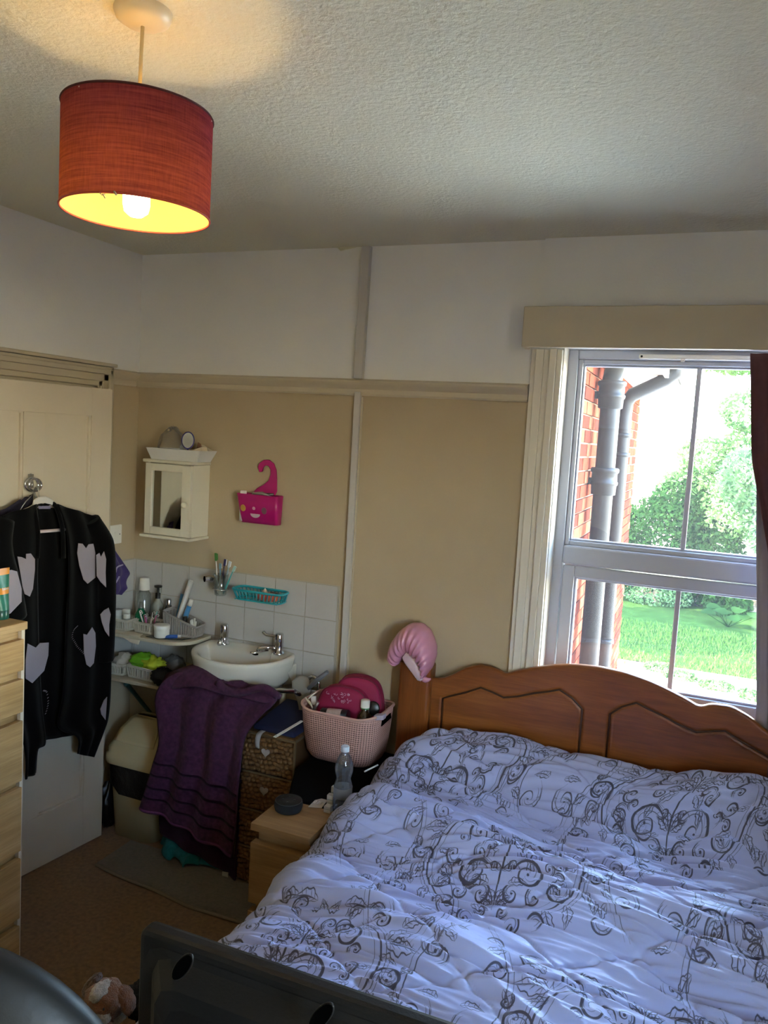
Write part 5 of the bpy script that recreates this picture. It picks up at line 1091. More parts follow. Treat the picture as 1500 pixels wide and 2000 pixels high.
q0 = at_y(434, 1702, -.335); obj('care_label', MB().slab([q0, at_y(446, 1704, -.335), at_y(445, 1719, -.335), at_y(433, 1718, -.335)], (0, 1, 0), .001), mat('label_white', 'b9b4ac', .7), t)
c = at_z(365, 1672, .03)
TC = towel_mat('teal_cloth', '1c6a72', '2a8088')
P = []
ce = cat_rom([at_z(x, y, .02) for x, y in ((313, 1648), (322, 1672), (345, 1684), (368, 1694), (395, 1690), (428, 1702))], 8)
for i, q_ in enumerate(ce):
    row = []; f = i / (len(ce) - 1)
    for j in range(15):
        g_ = j / 14; row.append((q_[0] - .01 * (1 - g_) + .01 * math.sin(f * 30) * g_, q_[1] + .11 * (1 - g_) + .012 * math.sin(f * 21) * g_, .0185 + .075 * (1 - g_) ** .7 * (1 + .4 * nz(f * 8, g_ * 3)) + .007 * (1 + math.sin(f * 27 + g_ * 4))))
    P.append(row)
single('teal_cloth', MB().grid(P), TC, 'crumpled teal cloth on the bath mat below the purple towels', 'cloth', c, solid=.006)
# bath mat
MATM = mat('bath_mat_pile', '6b5f50', .95, var=.3, vscale=90, bump=1, bscale=350, bdist=.006, sheen=.3)
fr = [at_z(x, y, .012) for x, y in ((188, 1692), (240, 1712), (300, 1735), (370, 1768), (435, 1788))]
fr = [(.259, -.498, .012)] + [tuple(p) for p in fr[1:]] + [(1.13, -.56, .012)]
fr2 = cat_rom(fr, 6); P = []
for p in fr2:
    u = (p[0] - .259) / .87; row = [(p[0] + .0, p[1], .001), (p[0], p[1] - .002, .008), (p[0], p[1] + .004, .014)]; yb = -.285 if p[0] < .42 else -.1
    for g_ in np.linspace(.05, 1, 10): row.append((p[0] + (.0 + (.275 - .259) * 0) * g_, p[1] + (yb - p[1]) * g_, .014 + .0015 * nz(p[0] * 20, g_ * 9)))
    P.append(row)
t = thing('bath_mat', 'grey rectangular bath mat on the carpet below the basin', 'mat', (.65, -.3, 0)); obj('pile', MB().grid(P, flip=False), MATM, t)
obj('bound_edge', MB().tube([(p[0], p[1] - .002, .008) for p in fr2], .007, 8), mat('mat_edge', '7d7060', .9, bump=.5, bscale=200), t)

# ------------------------------------------------------------------ wicker drawer tower
WIC = mat('wicker', '6f4d27', .85, var=.45, vscale=70, bump=.6, bscale=150, bdist=.003); FRM = mat('wire_frame', '5f4c33', .5)
t = thing('wicker_drawers', 'narrow tower of four woven wicker drawers in a thin frame beside the purple towel', 'drawers', (.95, -.18, 0))
VX0, VX1, VY0, VY1, VZ = .822, 1.072, -.333, -.03, .645
mb = MB()
for x in (VX0, VX1):
    for y in (VY0, VY1): mb.box(x - .004, x + .004, y - .004, y + .004, 0, VZ)
obj('frame_post', mb, FRM, t)
hs = [.01, .165, .322, .478, .637]
for z in hs: 
    mb = MB(); mb.box(VX0 + .004, VX1 - .004, VY0 - .003, VY0 + .003, z, z + .007).box(VX0 + .004, VX1 - .004, VY1 - .003, VY1 + .003, z, z + .007).box(VX0 - .003, VX0 + .003, VY0 + .004, VY1 - .004, z, z + .007).box(VX1 - .003, VX1 + .003, VY0 + .004, VY1 - .004, z, z + .007); obj('frame_rail', mb, FRM, t)
obj('top_panel', MB().box(VX0 + .004, VX1 - .004, VY0 + .004, VY1 - .004, VZ - .003, VZ + .003), WIC, t)
HT = mat('heart_tag', 'a39690', .5)
for q in range(4):
    z0, z1 = hs[q] + .010, hs[q + 1] - .004; d = obj('drawer', MB().box(VX0 + .009, VX1 - .009, VY0 + .012, VY1 - .008, z0, z1), mat('wicker_core', '5b3d1c', .95), t)
    mb = MB(); nr_ = 8
    for r_ in range(nr_):
        zc = z0 + (z1 - z0) * (r_ + .5) / nr_; pts = []; rad = []
        for i in range(49): u = i / 48; pts.append((VX0 + .012 + (VX1 - VX0 - .024) * u, VY0 + .006 + .003 * math.sin(u * 60 + r_ * 2.1 + q), zc + .0035 * math.sin(u * 14 + r_ * 1.3 + q) + .002 * nz(u * 20, r_, q))); rad.append(.0098 * (1 + .22 * math.sin(u * 75 + r_ * 1.7 + q * 2)))
        mb.tube(pts, rad, 7)
    w_ = obj('woven_front', mb, WIC, d)
    hx, hz = (VX0 + VX1) / 2 - .0, z0 + (z1 - z0) * .62; hp_ = [(hx + .0012 * 16 * math.sin(a) ** 3, VY0 - .008, hz + .0012 * (13 * math.cos(a) - 5 * math.cos(2 * a) - 2 * math.cos(3 * a) - math.cos(4 * a))) for a in np.linspace(0, 2 * PI, 24, endpoint=False)]
    obj('heart_tag', MB().slab(hp_, (0, 1, 0), .004), HT, d)
NAV = mat('navy_cloth', '141a3a', .8, bump=.3, bscale=200)
mb = MB().add([(.865, -.315, .6485), (1.062, -.322, .6485), (1.062, -.05, .6485), (.865, -.05, .6485), (.87, -.31, .672), (1.058, -.317, .668), (1.055, -.055, .705), (.875, -.055, .705)], [(0, 3, 2, 1), (4, 5, 6, 7), (0, 1, 5, 4), (1, 2, 6, 5), (2, 3, 7, 6), (3, 0, 4, 7)])
single('navy_case', mb, NAV, 'flat navy blue case lying on top of the wicker drawers', 'case', (.96, -.18, .648), bevel=.014, seg=3)
p0, p1 = at_z(536, 1440, .682), at_z(590, 1408, .70)
t = thing('white_strip', 'white plastic ruler-like strip lying across the navy case', 'strip', (p0 + p1) / 2); dd = p1 - p0; w_ = np.array((-dd[1], dd[0], 0)); w_ /= np.linalg.norm(w_)
obj('strip_blade', MB().slab([p0 - w_ * .007, p0 + w_ * .007, p1 + w_ * .007, p1 - w_ * .007], (0, 0, 1), .003), WHITEP, t, bevel=.001); obj('hang_hole', MB().lathe([(.0, .0017), (.003, .0017)], p0 + dd * .06, 10), DK, t)
a_ = at_y(500, 1437, VY0 - .008)
P = surf([[(.905, VY0 + .02, .652), (.928, VY0 + .02, .652)], [(.905, VY0 - .012, .648), (.928, VY0 - .012, .648)], [(.902, VY0 - .018, .62), (.924, VY0 - .018, .62)], [(.904, VY0 - .014, .592), (.922, VY0 - .014, .590)]], 4, 2)
single('fabric_label', MB().grid(P), mat('label_grey', 'a8a4a0', .6), 'white fabric label hanging over the top wicker drawer', 'label', (.915, VY0, .65), solid=.0008)

# ------------------------------------------------------------------ pink basket
PKB = None
def knit_mat():
    k = NT('pink_knit_plastic'); b_ = k.n('ShaderNodeBsdfPrincipled'); k.l(b_.outputs[0], k.out.inputs[0]); b_.inputs['Roughness'].default_value = .5
    uv = k.n('ShaderNodeUVMap'); uv.uv_map = 'knit'; sp = k.n('ShaderNodeSeparateXYZ'); k.l(uv.outputs[0], sp.inputs[0])
    def m(op, a, b=None):
        x = k.n('ShaderNodeMath', operation=op)
        if isinstance(a, (int, float)): x.inputs[0].default_value = a
        else: k.l(a, x.inputs[0])
        if b is not None:
            if isinstance(b, (int, float)): x.inputs[1].default_value = b
            else: k.l(b, x.inputs[1])
        return x.outputs[0]
    fx = m('ABSOLUTE', m('SUBTRACT', m('FRACT', sp.outputs[0]), .5)); fy = m('ABSOLUTE', m('SUBTRACT', m('FRACT', sp.outputs[1]), .5))
    hole = m('MULTIPLY', m('GREATER_THAN', fx, .36), m('GREATER_THAN', fy, .2)); inr = m('MULTIPLY', m('GREATER_THAN', sp.outputs[1], 1.0), m('LESS_THAN', sp.outputs[1], 23.0)); hole = m('MULTIPLY', hole, inr)
    mx = k.n('ShaderNodeMix', data_type='RGBA'); k.l(hole, mx.inputs[0]); mx.inputs[6].default_value = srgb('c69a8e'); mx.inputs[7].default_value = srgb('4a302c'); k.l(mx.outputs[2], b_.inputs['Base Color'])
    h = m('ADD', m('MULTIPLY', m('SINE', m('MULTIPLY', sp.outputs[1], 6.283)), .5), m('MULTIPLY', fx, -2.0)); k.l(k.bump(h, .5, .003), b_.inputs['Normal']); return k.m
KN = knit_mat(); QX0, QX1, QY0, QY1, QZ0, QZ1 = 1.045, 1.378, -.290, -.030, .5535, .762
t = thing('knit_basket', 'pale pink knit-look plastic basket full of toiletries beside the headboard', 'basket', (1.21, -.16, QZ0))
def qring(z, e, n=10): return rr(QX0 + e, QX1 - e, QY0 + e * 1.2, QY1 - e * .4, z, .07, n)
def ztop(x, f): return 0
rz = [(0.0, .045), (.006, .03), (.03, .018), (.08, .010), (.14, .004), (.195, .0), (.206, .0)]
R = [qring(QZ0 + h_, e) for h_, e in rz]
def dip(r):  # low rim in the middle of the long sides, raised grips at the ends
    return [(x, y, z + (.018 * (2 * abs((x - (QX0 + QX1) / 2) / (QX1 - QX0))) ** 2.2 - .004) * (z - QZ0) / .206) for x, y, z in r]
R = [dip(r) for r in R]; mb = MB().grid(R, closed_v=True, flip=True); n_ = len(R[0]); mb.f.append(tuple(reversed(range(n_)))); mb.sm.append(False); mb.mi.append(0)
o = obj('wall', mb, KN, t, solid=.003, solid_off=1)
uvl = o.data.uv_layers.new(name='knit'); R0_ = np.array(R[5]); Ls = np.linalg.norm(np.roll(R0_, -1, 0) - R0_, axis=1); cs = np.concatenate([[0], np.cumsum(Ls)])
for poly in o.data.polygons:
    idx = [o.data.loops[l].vertex_index for l in poly.loop_indices]; js = [i % n_ for i in idx]; wrap = (0 in js and n_ - 1 in js)
    for l, i in zip(poly.loop_indices, idx):
        j = i % n_; s_ = cs[-1] if (wrap and j == 0) else cs[j]; uvl.data[l].uv = (s_ / .0105, (o.data.vertices[i].co.z) / .0085)
rim = dip(qring(QZ0 + .207, -.001)); obj('rim', MB().tube(rim, .0055, 8, closed=True), mat('pink_rim', 'c9a094', .45), t)
for sgn in (1,):
    hx = QX1 + .001; hc = (QY0 + QY1) / 2; obj('grip_opening', MB().slab([(hx, hc - .05, QZ0 + .172), (hx, hc + .05, QZ0 + .176), (hx, hc + .042, QZ0 + .198), (hx, hc - .045, QZ0 + .194)], (1, 0, 0), .004), DK, t, bevel=.001)
# wash bags
MG = mat('magenta_fabric', '8c1440', .75, bump=.2, bscale=300); MGD = mat('magenta_dark', '6e1232', .6); 
def washbag(label, c, w, h, d, tilt, yaw, open_=False):
    t = thing('wash_bag', label, 'bag', c); Rm_ = Matrix.Translation(Vector(c)) @ Matrix.Rotation(yaw, 4, 'Z') @ Matrix.Rotation(tilt, 4, 'X')
    out = [(-w / 2, 0), (-w / 2, h * .45), (-w / 2 * .93, h * .72), (-w / 2 * .72, h * .92), (-w * .15, h), (w * .15, h), (w / 2 * .72, h * .92), (w / 2 * .93, h * .72), (w / 2, h * .45), (w / 2, 0)]
    o2 = [tuple(q) for q in cat_rom([(a, b_, 0) for a, b_ in out], 4)]; n_ = len(o2)
    def ring(y, s_): return [Rm_ @ Vector((x * s_, y, h * .4 + (z - h * .4) * s_)) for x, z, _ in o2]
    for y0, y1, nm in ((-d, -.0, 'front_half'),):
        P = [ring(-d - .004, .02), ring(-d - .004, .5), ring(-d - .002, .9), ring(-d + .006, .985), ring(-d + .02, 1), ring(-.01, 1), ring(0, .97), ring(.0, .5), ring(0, .02)]
        obj(nm, MB().grid([[tuple(q) for q in r] for r in P], closed_v=True, flip=True), MG, t)
    obj('piping', MB().tube([tuple(q) for q in ring(-d + .012, 1.005)], .0028, 6), MGD, t)
    if open_:
        obj('zip', MB().tube([tuple(q) for q in ring(-.01, 1.004)], .002, 6), MGD, t)
    return t, Rm_
b2, R2 = washbag('deep pink wash bag standing open behind the other with a dark compact inside', (1.244, -.100, QZ0 + .09), .200, .245, .06, math.radians(4), math.radians(8), True)
b1, R1 = washbag('deep pink wash bag with pale floral print on its front in the basket', (1.205, -.150, QZ0 + .05), .225, .250, .055, math.radians(3), math.radians(4))
PR = mat('print_pale', 'c59aa8', .7); mb = MB(); r_ = random.Random(3)
for i in range(26):
    x, z = r_.uniform(-.065, .04), r_.uniform(.195, .235); 
    z -= .35 * abs(x) * .3; a0 = r_.uniform(0, 6); s_ = r_.uniform(.003, .007)
    pts = [R1 @ Vector((x + s_ * math.cos(a0 + k * .8) * (1 - k * .1), -.0605, z + s_ * math.sin(a0 + k * .8) * (1 - k * .1))) for k in range(6)]; mb.tube([tuple(p) for p in pts], .0009, 4)
obj('floral_print', mb, PR, b1)
c = R2 @ Vector((.070, -.075, .14)); single('compact', MB().lathe([(0, 0), (.026, 0), (.028, .004), (.028, .012), (.024, .015), (0, .015)], tuple(c), 24, (.3, -1, .2)), BLKC, 'round black compact tucked between the two pink wash bags', 'compact', tuple(c))
BRG = mat('brown_glass', '2a1a0c', .1, coat=.6); bc = np.array((1.285, -.243, QZ0 + .03))
bc = at_y(712, 1402, -.215); bc[2] = QZ0 + .075
t = thing('medicine_bottle', 'brown medicine bottle with a white screw cap at the front of the pink basket', 'bottle', bc)
ch_ = float(at_y(714, 1386, -.215)[2]) - bc[2]
obj('body', MB().lathe([(0, 0), (.031, 0), (.033, .004), (.033, ch_ - .045), (.028, ch_ - .02), (.015, ch_ - .002), (.014, ch_ + .004)], bc, 28), BRG, t); obj('tamper_ring', MB().lathe([(.0165, ch_ + .004), (.0175, ch_ + .006), (.0165, ch_ + .009)], bc, 24), mat('ring_green', '3f7a44', .4), t)
obj('cap', MB().lathe([(.018, ch_ + .01), (.018, ch_ + .036), (.016, ch_ + .039), (0, ch_ + .039)], bc, 28), WC, t)
p0, p1 = at_y(628, 1393, -.255), at_y(680, 1398, -.25)
t = thing('black_jar', 'black jar with a pale printed label lying on its side in the pink basket', 'jar', p0)
obj('body', MB().tube([p0, p0 * .97 + p1 * .03, p1], [.018, .022, .022], 24), BLKC, t); obj('label_wrap', MB().tube([p0 * .75 + p1 * .25, p0 * .22 + p1 * .78], .0226, 24, cap=False), mat('label_print', 'b8a298', .6, var=.12, vscale=160), t)
single('pink_pouch', crumple(at_y(612, 1402, -.235), (.03, .03, .018), 6.6, amp=.15), mat('pale_pink_cloth', 'b8968e', .7), 'pale pink rolled pouch beside the black jar in the basket', 'pouch', at_y(612, 1402, -.235))
for i, (a, b_, r_, m_, lab, nm) in enumerate([((590, 1378), (604, 1400), .006, BLKC, 'black handled brush at the wall end of the pink basket', 'hair_brush'), ((596, 1362), (612, 1385), .004, PAP, 'cream stick poking up beside the black brush', 'wooden_stick'), ((600, 1368), (618, 1352), .003, PAP, 'bent cream stick against the pink wash bag', 'wooden_stick'), ((610, 1390), (622, 1372), .005, SIL, 'silver tweezers among the sticks in the pink basket', 'tweezers'), ((602, 1345), (640, 1312), .008, mat('grey_brush', '6b6c70', .5), 'long grey comb slanting up behind the wash bags', 'comb')]):
    yv = -.225 if i < 4 else -.13; single(nm, MB().tube([at_y(*a, yv), (at_y(*a, yv) + at_y(*b_, yv)) / 2 + (0, 0, .004), at_y(*b_, yv)], [r_, r_ * 1.3, r_], 8), m_, lab, nm.replace('_', ' '), at_y(*a, yv))
single('white_packet', MB().bxc(at_y(613, 1368, -.20), (.011, 0, .002), (0, .004, 0), (-.002, 0, .018)), WC, 'small white packet wedged against the front pink wash bag', 'packet', at_y(613, 1368, -.20), bevel=.002)
single('tissue', MB().bxc(at_y(742, 1400, -.24), (.02, 0, .004), (0, .015, 0), (0, 0, .01)), mat('tissue_lilac', 'b0a6b8', .8), 'pale lilac tissue next to the medicine bottle in the basket', 'tissue', at_y(742, 1400, -.24), bevel=.003)
single('cable_tip', MB().tube([at_y(712, 1507, -.45), at_y(738, 1494, -.38)], .003, 6), WHITEP, 'thin white cable end below the pink basket', 'cable', at_y(712, 1507, -.45))

# ------------------------------------------------------------------ on the bedside table
c = at_z(585, 1572, .5505); c[1] = max(c[1], -.99)
c = np.array((1.232, -.668, .5505)); FAB = mat('speaker_fabric', '17181a', .85, bump=.8, bscale=600, bdist=.001)
t = thing('smart_speaker', 'small round black smart speaker on the bedside table', 'speaker', c)
obj('body', MB().lathe([(0, 0), (.040, 0), (.046, .004), (.049, .016), (.049, .026), (.046, .033)], c, 40), FAB, t); obj('top_disc', MB().lathe([(.0455, .0335), (.043, .0365), (.02, .037), (0, .037)], c, 40), BLACKP, t)
obj('light_ring', MB().tube([(c[0] + .0455 * math.cos(a), c[1] + .0455 * math.sin(a), c[2] + .035) for a in np.linspace(0, 2 * PI, 40, endpoint=False)], .0012, 6, closed=True), mat('dim_ring', '2e3338', .3), t)
for i in range(4): a = i * PI / 2 + .3; obj('button', MB().lathe([(0, .0372), (.004, .0372), (.004, .0378), (0, .0378)], (c[0] + .02 * math.cos(a), c[1] + .02 * math.sin(a), c[2]), 12), MATS['dim_ring'], t)
q = [at_z(x, y, .5525) for x, y in ((602, 1576), (628, 1578), (640, 1563), (628, 1560), (615, 1563))]
t = thing('blister_pack', 'silver and white blister pack of pills lying next to the speaker', 'pill pack', q[0]); obj('foil', MB().slab(q, (0, 0, 1), .0015), mat('blister_white', 'b5b0a8', .4), t)
cc = sum(q) / 5
for i in range(6): obj('pill_dome', MB().ell(cc + (-.014 + .012 * (i % 3), -.006 + .012 * (i // 3), .001), (.004, .004, .003), 10, 6), MATS['blister_white'], t)
zN = .5507
for i, (x, y, w_, d_, h_, lab) in enumerate([(641, 1585, .012, .012, .022, 'short white pill box nearest the edge of the bedside table'), (646, 1572, .012, .010, .038, 'middle white pill box standing behind the short one'), (652, 1562, .009, .008, .050, 'tall narrow white pill box next to the water bottle')]):
    p = at_z(x, y, zN + .0); b_ = MB().box(p[0] - w_, p[0] + w_, p[1] - d_, p[1] + d_, zN, zN + h_); t = thing('pill_box', lab, 'box', (p[0], p[1], zN)); obj('carton', b_, mat('pill_white', 'b5b3ac', .6), t, bevel=.0008); obj('flap_line', MB().box(p[0] - w_ + .001, p[0] + w_ - .001, p[1] - d_ - .0006, p[1] - d_, zN + h_ * .55, zN + h_ * .62), mat('carton_print', '7d8a86', .6), t)
p = np.array((1.378, -.634, zN)); PET = glass_mat('pet_clear', (.80, .84, .85, 1), gloss=.10, haze=.06, hazecol=(.7, .75, .78, 1))
p = at_z(679, 1582, zN); p[0] -= .022
t = thing('water_bottle', 'clear waisted plastic water bottle with a white cap on the bedside table', 'bottle', p)
obj('body', MB().lathe([(0, 0), (.026, 0), (.031, .006), (.032, .03), (.030, .036), (.032, .042), (.032, .085), (.030, .092), (.0245, .112), (.030, .13), (.032, .145), (.030, .165), (.02, .19), (.0125, .2), (.0125, .206)], p, 32), PET, t)
obj('cap', MB().lathe([(.0145, .207), (.0145, .224), (.013, .226), (0, .226)], p, 24), mat('cap_pale', 'c4ccd4', .35), t); obj('paper_label', MB().lathe([(.0327, .045), (.0327, .082)], p, 32), glass_mat('bottle_label', (.8, .8, .8, 1), haze=.35, hazecol=(.6, .62, .62, 1)), t)

# ------------------------------------------------------------------ satin bonnet on the bed post
def satin():
    return mat('pink_satin', 'c88aa2', .24, bump=.15, bscale=25, spec=.9)
SAT = satin(); PB = None
cb = at_y(806, 1268, -.09); P = []
t = thing('satin_bonnet', 'pale pink satin bonnet pulled over the top of the bed post', 'bonnet', (1.46, -.08, .93))
prof = [(757, 1283), (762, 1262), (775, 1240), (792, 1223), (812, 1216), (832, 1224), (845, 1245), (851, 1270), (848, 1292), (840, 1310), (828, 1326)]
inner = [(772, 1300), (778, 1296), (786, 1284), (792, 1276), (800, 1272), (806, 1278), (814, 1286), (820, 1296), (823, 1308), (824, 1320), (822, 1330)]
O = cat_rom([at_y(x, y, -.085) for x, y in prof], 16); I = cat_rom([at_y(x, y, -.09) for x, y in inner], 16)
for i in range(len(O)):
    row = []; f = i / (len(O) - 1)
    for k in range(28):
        a = 2 * PI * k / 28; m_ = (O[i] + I[i]) / 2; hvec = (O[i] - I[i]) / 2; pl_ = 1 + .13 * math.sin(f * 88 + 2.5 * math.sin(a) + 2 * nz(f * 6, 3)) * (.62 - .38 * math.cos(a)) * (.5 + .9 * abs(nz(f * 12, a))); depth = .062 * math.sin(PI * min(1, max(0, f * .92 + .05))) + .018
        row.append(m_ + hvec * math.cos(a) * (pl_ if math.cos(a) < .3 else 1 + .02 * math.sin(f * 60)) + np.array((0, -depth, 0)) * math.sin(a) * pl_)
    P.append(row)
mb = MB().grid(P, closed_v=True); n_ = 28; mb.f.append(tuple(range(n_))); mb.sm.append(True); mb.mi.append(0); k = (len(P) - 1) * n_; mb.f.append(tuple(reversed([k + i for i in range(n_)]))); mb.sm.append(True); mb.mi.append(0)
obj('puffed_crown', mb, SAT, t)
P = surf([[at_y(786, 1284, -.115), at_y(796, 1272, -.12), at_y(804, 1274, -.115)], [at_y(792, 1296, -.12), at_y(806, 1288, -.13), at_y(816, 1292, -.12)], [at_y(804, 1312, -.118), at_y(814, 1310, -.125), at_y(822, 1312, -.115)], [at_y(816, 1328, -.112), at_y(821, 1329, -.115), at_y(828, 1326, -.11)]], 6, 5)
obj('inner_band', MB().grid(P), mat('satin_pale', 'dcc0c8', .35, sheen=.4), t, solid=.003)
obj('gathered_tail', MB().tube(cat_rom([at_y(822, 1322, -.10), at_y(832, 1328, -.105), at_y(842, 1326, -.10)], 3), [.006, .011, .012, .012, .009, .006, .003], 10), SAT, t)
# ------------------------------------------------------------------ hanging clothes on the door
def hang_hook(name, label, pts, r, c): return single(name, MB().tube(cat_rom(pts, 5), r, 8), CHROME, label, 'hook', c)
hc = at_x(66, 945, .085)
hx = lambda px, py, x=.09: at_x(px, py, x)
t = thing('door_hook', 'clear and chrome ring hook fixed high on the cream door', 'hook', hc)
CLH = glass_mat('hook_acrylic', (.85, .85, .83, 1), gloss=.2, haze=.15)
b0 = dpt(float(np.dot(hc[:2] - hinge, dv)), 1.64, .001)
obj('adhesive_plate', MB().bxc(at_x(60, 940, b0[0] + .004), (*(dn * .0025), 0), (*(dv * .012), 0), (0, 0, .028)), CLH, t, bevel=.002)
for nm, cx_, cy_, r1, r2 in (('ring', 62, 946, 13, 13), ('ring', 69, 947, 12, 12)): obj(nm, MB().tube([at_x(cx_ + r1 * math.cos(a), cy_ + r2 * math.sin(a), (.085 if cx_ == 62 else .1)) for a in np.linspace(0, 2 * PI, 26, endpoint=False)], .0042, 7, closed=True), CHROME, t)
obj('ring_stem', MB().tube([at_x(60, 925, .08), at_x(62, 936, .085)], .003, 7).tube([at_x(66, 958, .09), at_x(69, 968, .10), at_x(72, 972, .11)], .0035, 7), CLH, t)
HW = mat('hanger_white', 'd8d2c8', .4)
t = thing('coat_hanger', 'white plastic hanger carrying the black heart cardigan', 'hanger', at_x(84, 975, .14))
obj('hook', MB().tube(cat_rom([at_x(66, 958, .11), at_x(70, 951, .12), at_x(75, 955, .13), at_x(76, 966, .135), at_x(78, 975, .14)], 4), .0022, 7), CHROME, t)
obj('shoulder', MB().tube(cat_rom([at_x(20, 1008, .14), at_x(62, 990, .14), at_x(70, 977, .142), at_x(85, 972, .142), at_x(100, 978, .142), at_x(110, 990, .14), at_x(170, 1010, .14)], 6), .0062, 8), HW, t)
obj('neck_plate', MB().slab([at_x(x, y, .148) for x, y in ((62, 992), (66, 978), (76, 971), (88, 971), (100, 978), (108, 990), (98, 985), (86, 982), (74, 984))], (1, 0, 0), .006), HW, t, bevel=.001)
obj('trouser_bar', MB().tube([at_x(75, 1038.5, .155), at_x(126, 1034.5, .155)], .0062, 8), mat('bar_pink', 'dcc9cc', .4), t)
KNB = mat('black_knit', '060607', .95, bump=.4, bscale=500, sheen=.05, spec=.1); WKN = mat('white_knit', '9c9299', .95, bump=.6, bscale=400)
t = thing('cardigan', 'long black knitted cardigan with pale grey hearts hanging open on the door', 'cardigan', at_x(110, 1250, .15))
def col(rows, x0, fold, nf, ph, seed, nx=26): 
    return rows_cloth([(a, b_, x0 + xo, c_, d_, x0 + xo2) for a, b_, xo, c_, d_, xo2 in rows], 'x', nx, 7, fold, nf, ph, seed)
obj('back_panel', col([(60, 992, 0, 130, 992, 0), (58, 1050, 0, 160, 1050, 0), (55, 1150, 0, 165, 1150, 0), (55, 1280, 0, 165, 1280, 0), (60, 1380, 0, 160, 1375, 0), (74, 1448, 0, 152, 1434, 0)], .125, .004, 3, 0, 1), KNB, t, solid=.004)
obj('front_panel', col([(0, 1008, 0, 70, 985, 0), (-12, 1040, .005, 76, 1040, 0), (-14, 1120, .01, 74, 1120, 0), (0, 1250, .01, 78, 1250, 0), (20, 1380, .01, 84, 1380, 0), (40, 1440, .01, 90, 1450, 0), (48, 1482, .01, 76, 1464, 0), (48, 1522, .01, 72, 1510, 0)], .170, .012, 1.6, 1, 2), KNB, t, solid=.005)
obj('front_panel', col([(108, 984, 0, 192, 1010, 0), (126, 1040, 0, 200, 1035, 0), (130, 1120, 0, 205, 1110, 0), (125, 1250, 0, 214, 1240, 0), (118, 1360, 0, 213, 1330, 0), (112, 1420, 0, 208, 1395, 0), (148, 1440, 0, 200, 1425, 0), (149, 1472, 0, 180, 1478, 0)], .170, .012, 2.0, 2, 5, 30), KNB, t, solid=.005)
obj('collar', MB().tube(cat_rom([at_x(124, 1090, .18), at_x(122, 1035, .18), at_x(112, 995, .17), at_x(100, 982, .135), at_x(85, 988, .128), at_x(72, 985, .135), at_x(68, 1000, .17), at_x(74, 1040, .18), at_x(73, 1090, .18)], 5), .0085, 8), KNB, t)
def sleeve(pts, rs, n_='sleeve'):
    c_ = cat_rom(pts, 6); return obj(n_, MB().tube(c_, np.interp(np.linspace(0, 1, len(c_)), np.linspace(0, 1, len(rs)), rs), 14), KNB, t)
sleeve([at_x(178, 1015, .165), at_x(200, 1060, .172), at_x(206, 1110, .175), at_x(207, 1180, .175), at_x(206, 1260, .172), at_x(205, 1290, .17)], [.035, .045, .042, .040, .037, .034])
sleeve([at_x(8, 1015, .175), at_x(-5, 1070, .185), at_x(8, 1130, .19), at_x(22, 1175, .19), at_x(30, 1205, .185)], [.035, .05, .052, .045, .04])
def heart(pts, x, nm='heart_patch'): return obj(nm, MB().slab([at_x(a, b_, x) for a, b_ in pts], (1, 0, 0), .002), WKN, t)
def patch(pts, tgt_x, base):  # patch lying on the knit: bend to the folds by projecting each outline point just in front
    return heart(pts, tgt_x)
hearts = [
    ([(153, 1061), (161, 1062), (168, 1071), (173, 1063), (182, 1062), (186, 1080), (186, 1128), (171, 1140), (163, 1132), (155, 1105), (151, 1080)], .195),
    ([(188, 1084), (194, 1080), (197, 1088), (203, 1077), (207, 1092), (206, 1118), (207, 1147), (196, 1136), (189, 1125)], .224),
    ([(34, 1087), (42, 1088), (51, 1092), (51, 1082), (60, 1081), (68, 1092), (68, 1112), (64, 1150), (58, 1165), (48, 1160), (44, 1145), (40, 1120)], .197),
    ([(14, 1115), (22, 1113), (33, 1116), (42, 1150), (42, 1175), (20, 1198), (10, 1202), (12, 1160)], .247),
    ([(196, 1200), (203, 1192), (212, 1187), (216, 1200), (213, 1220), (213, 1243), (205, 1232), (199, 1215)], .222),
    ([(163, 1238), (170, 1240), (180, 1225), (186, 1236), (187, 1262), (183, 1295), (176, 1303), (169, 1298), (164, 1275)], .195),
    ([(54, 1257), (70, 1265), (78, 1256), (95, 1255), (94, 1280), (86, 1310), (63, 1334), (50, 1325), (50, 1290)], .197),
    ([(209, 1361), (203, 1368), (196, 1385), (198, 1395), (206, 1406)], .196)]
for h_, x in hearts: heart(h_, x)
mb = MB()
for L_ in ([(150, 1224), (143, 1232), (140, 1245), (145, 1255), (150, 1264), (158, 1272), (164, 1280)], [(84, 1350), (90, 1353), (93, 1370), (91, 1385), (86, 1400)]):
    c_ = cat_rom([at_x(a, b_, .194) for a, b_ in L_], 3)
    for i in range(0, len(c_) - 1): mb.tube([c_[i], c_[i] + np.array((0, .006, .003))], .0011, 4)
obj('stitched_outline', mb, WKN, t)
LB = mat('lilac_label', '8d86a0', .7); obj('neck_label', MB().slab([at_x(x, y, .135) for x, y in ((74, 988), (100, 988), (98, 994), (76, 994))], (1, 0, 0), .002), LB, t)
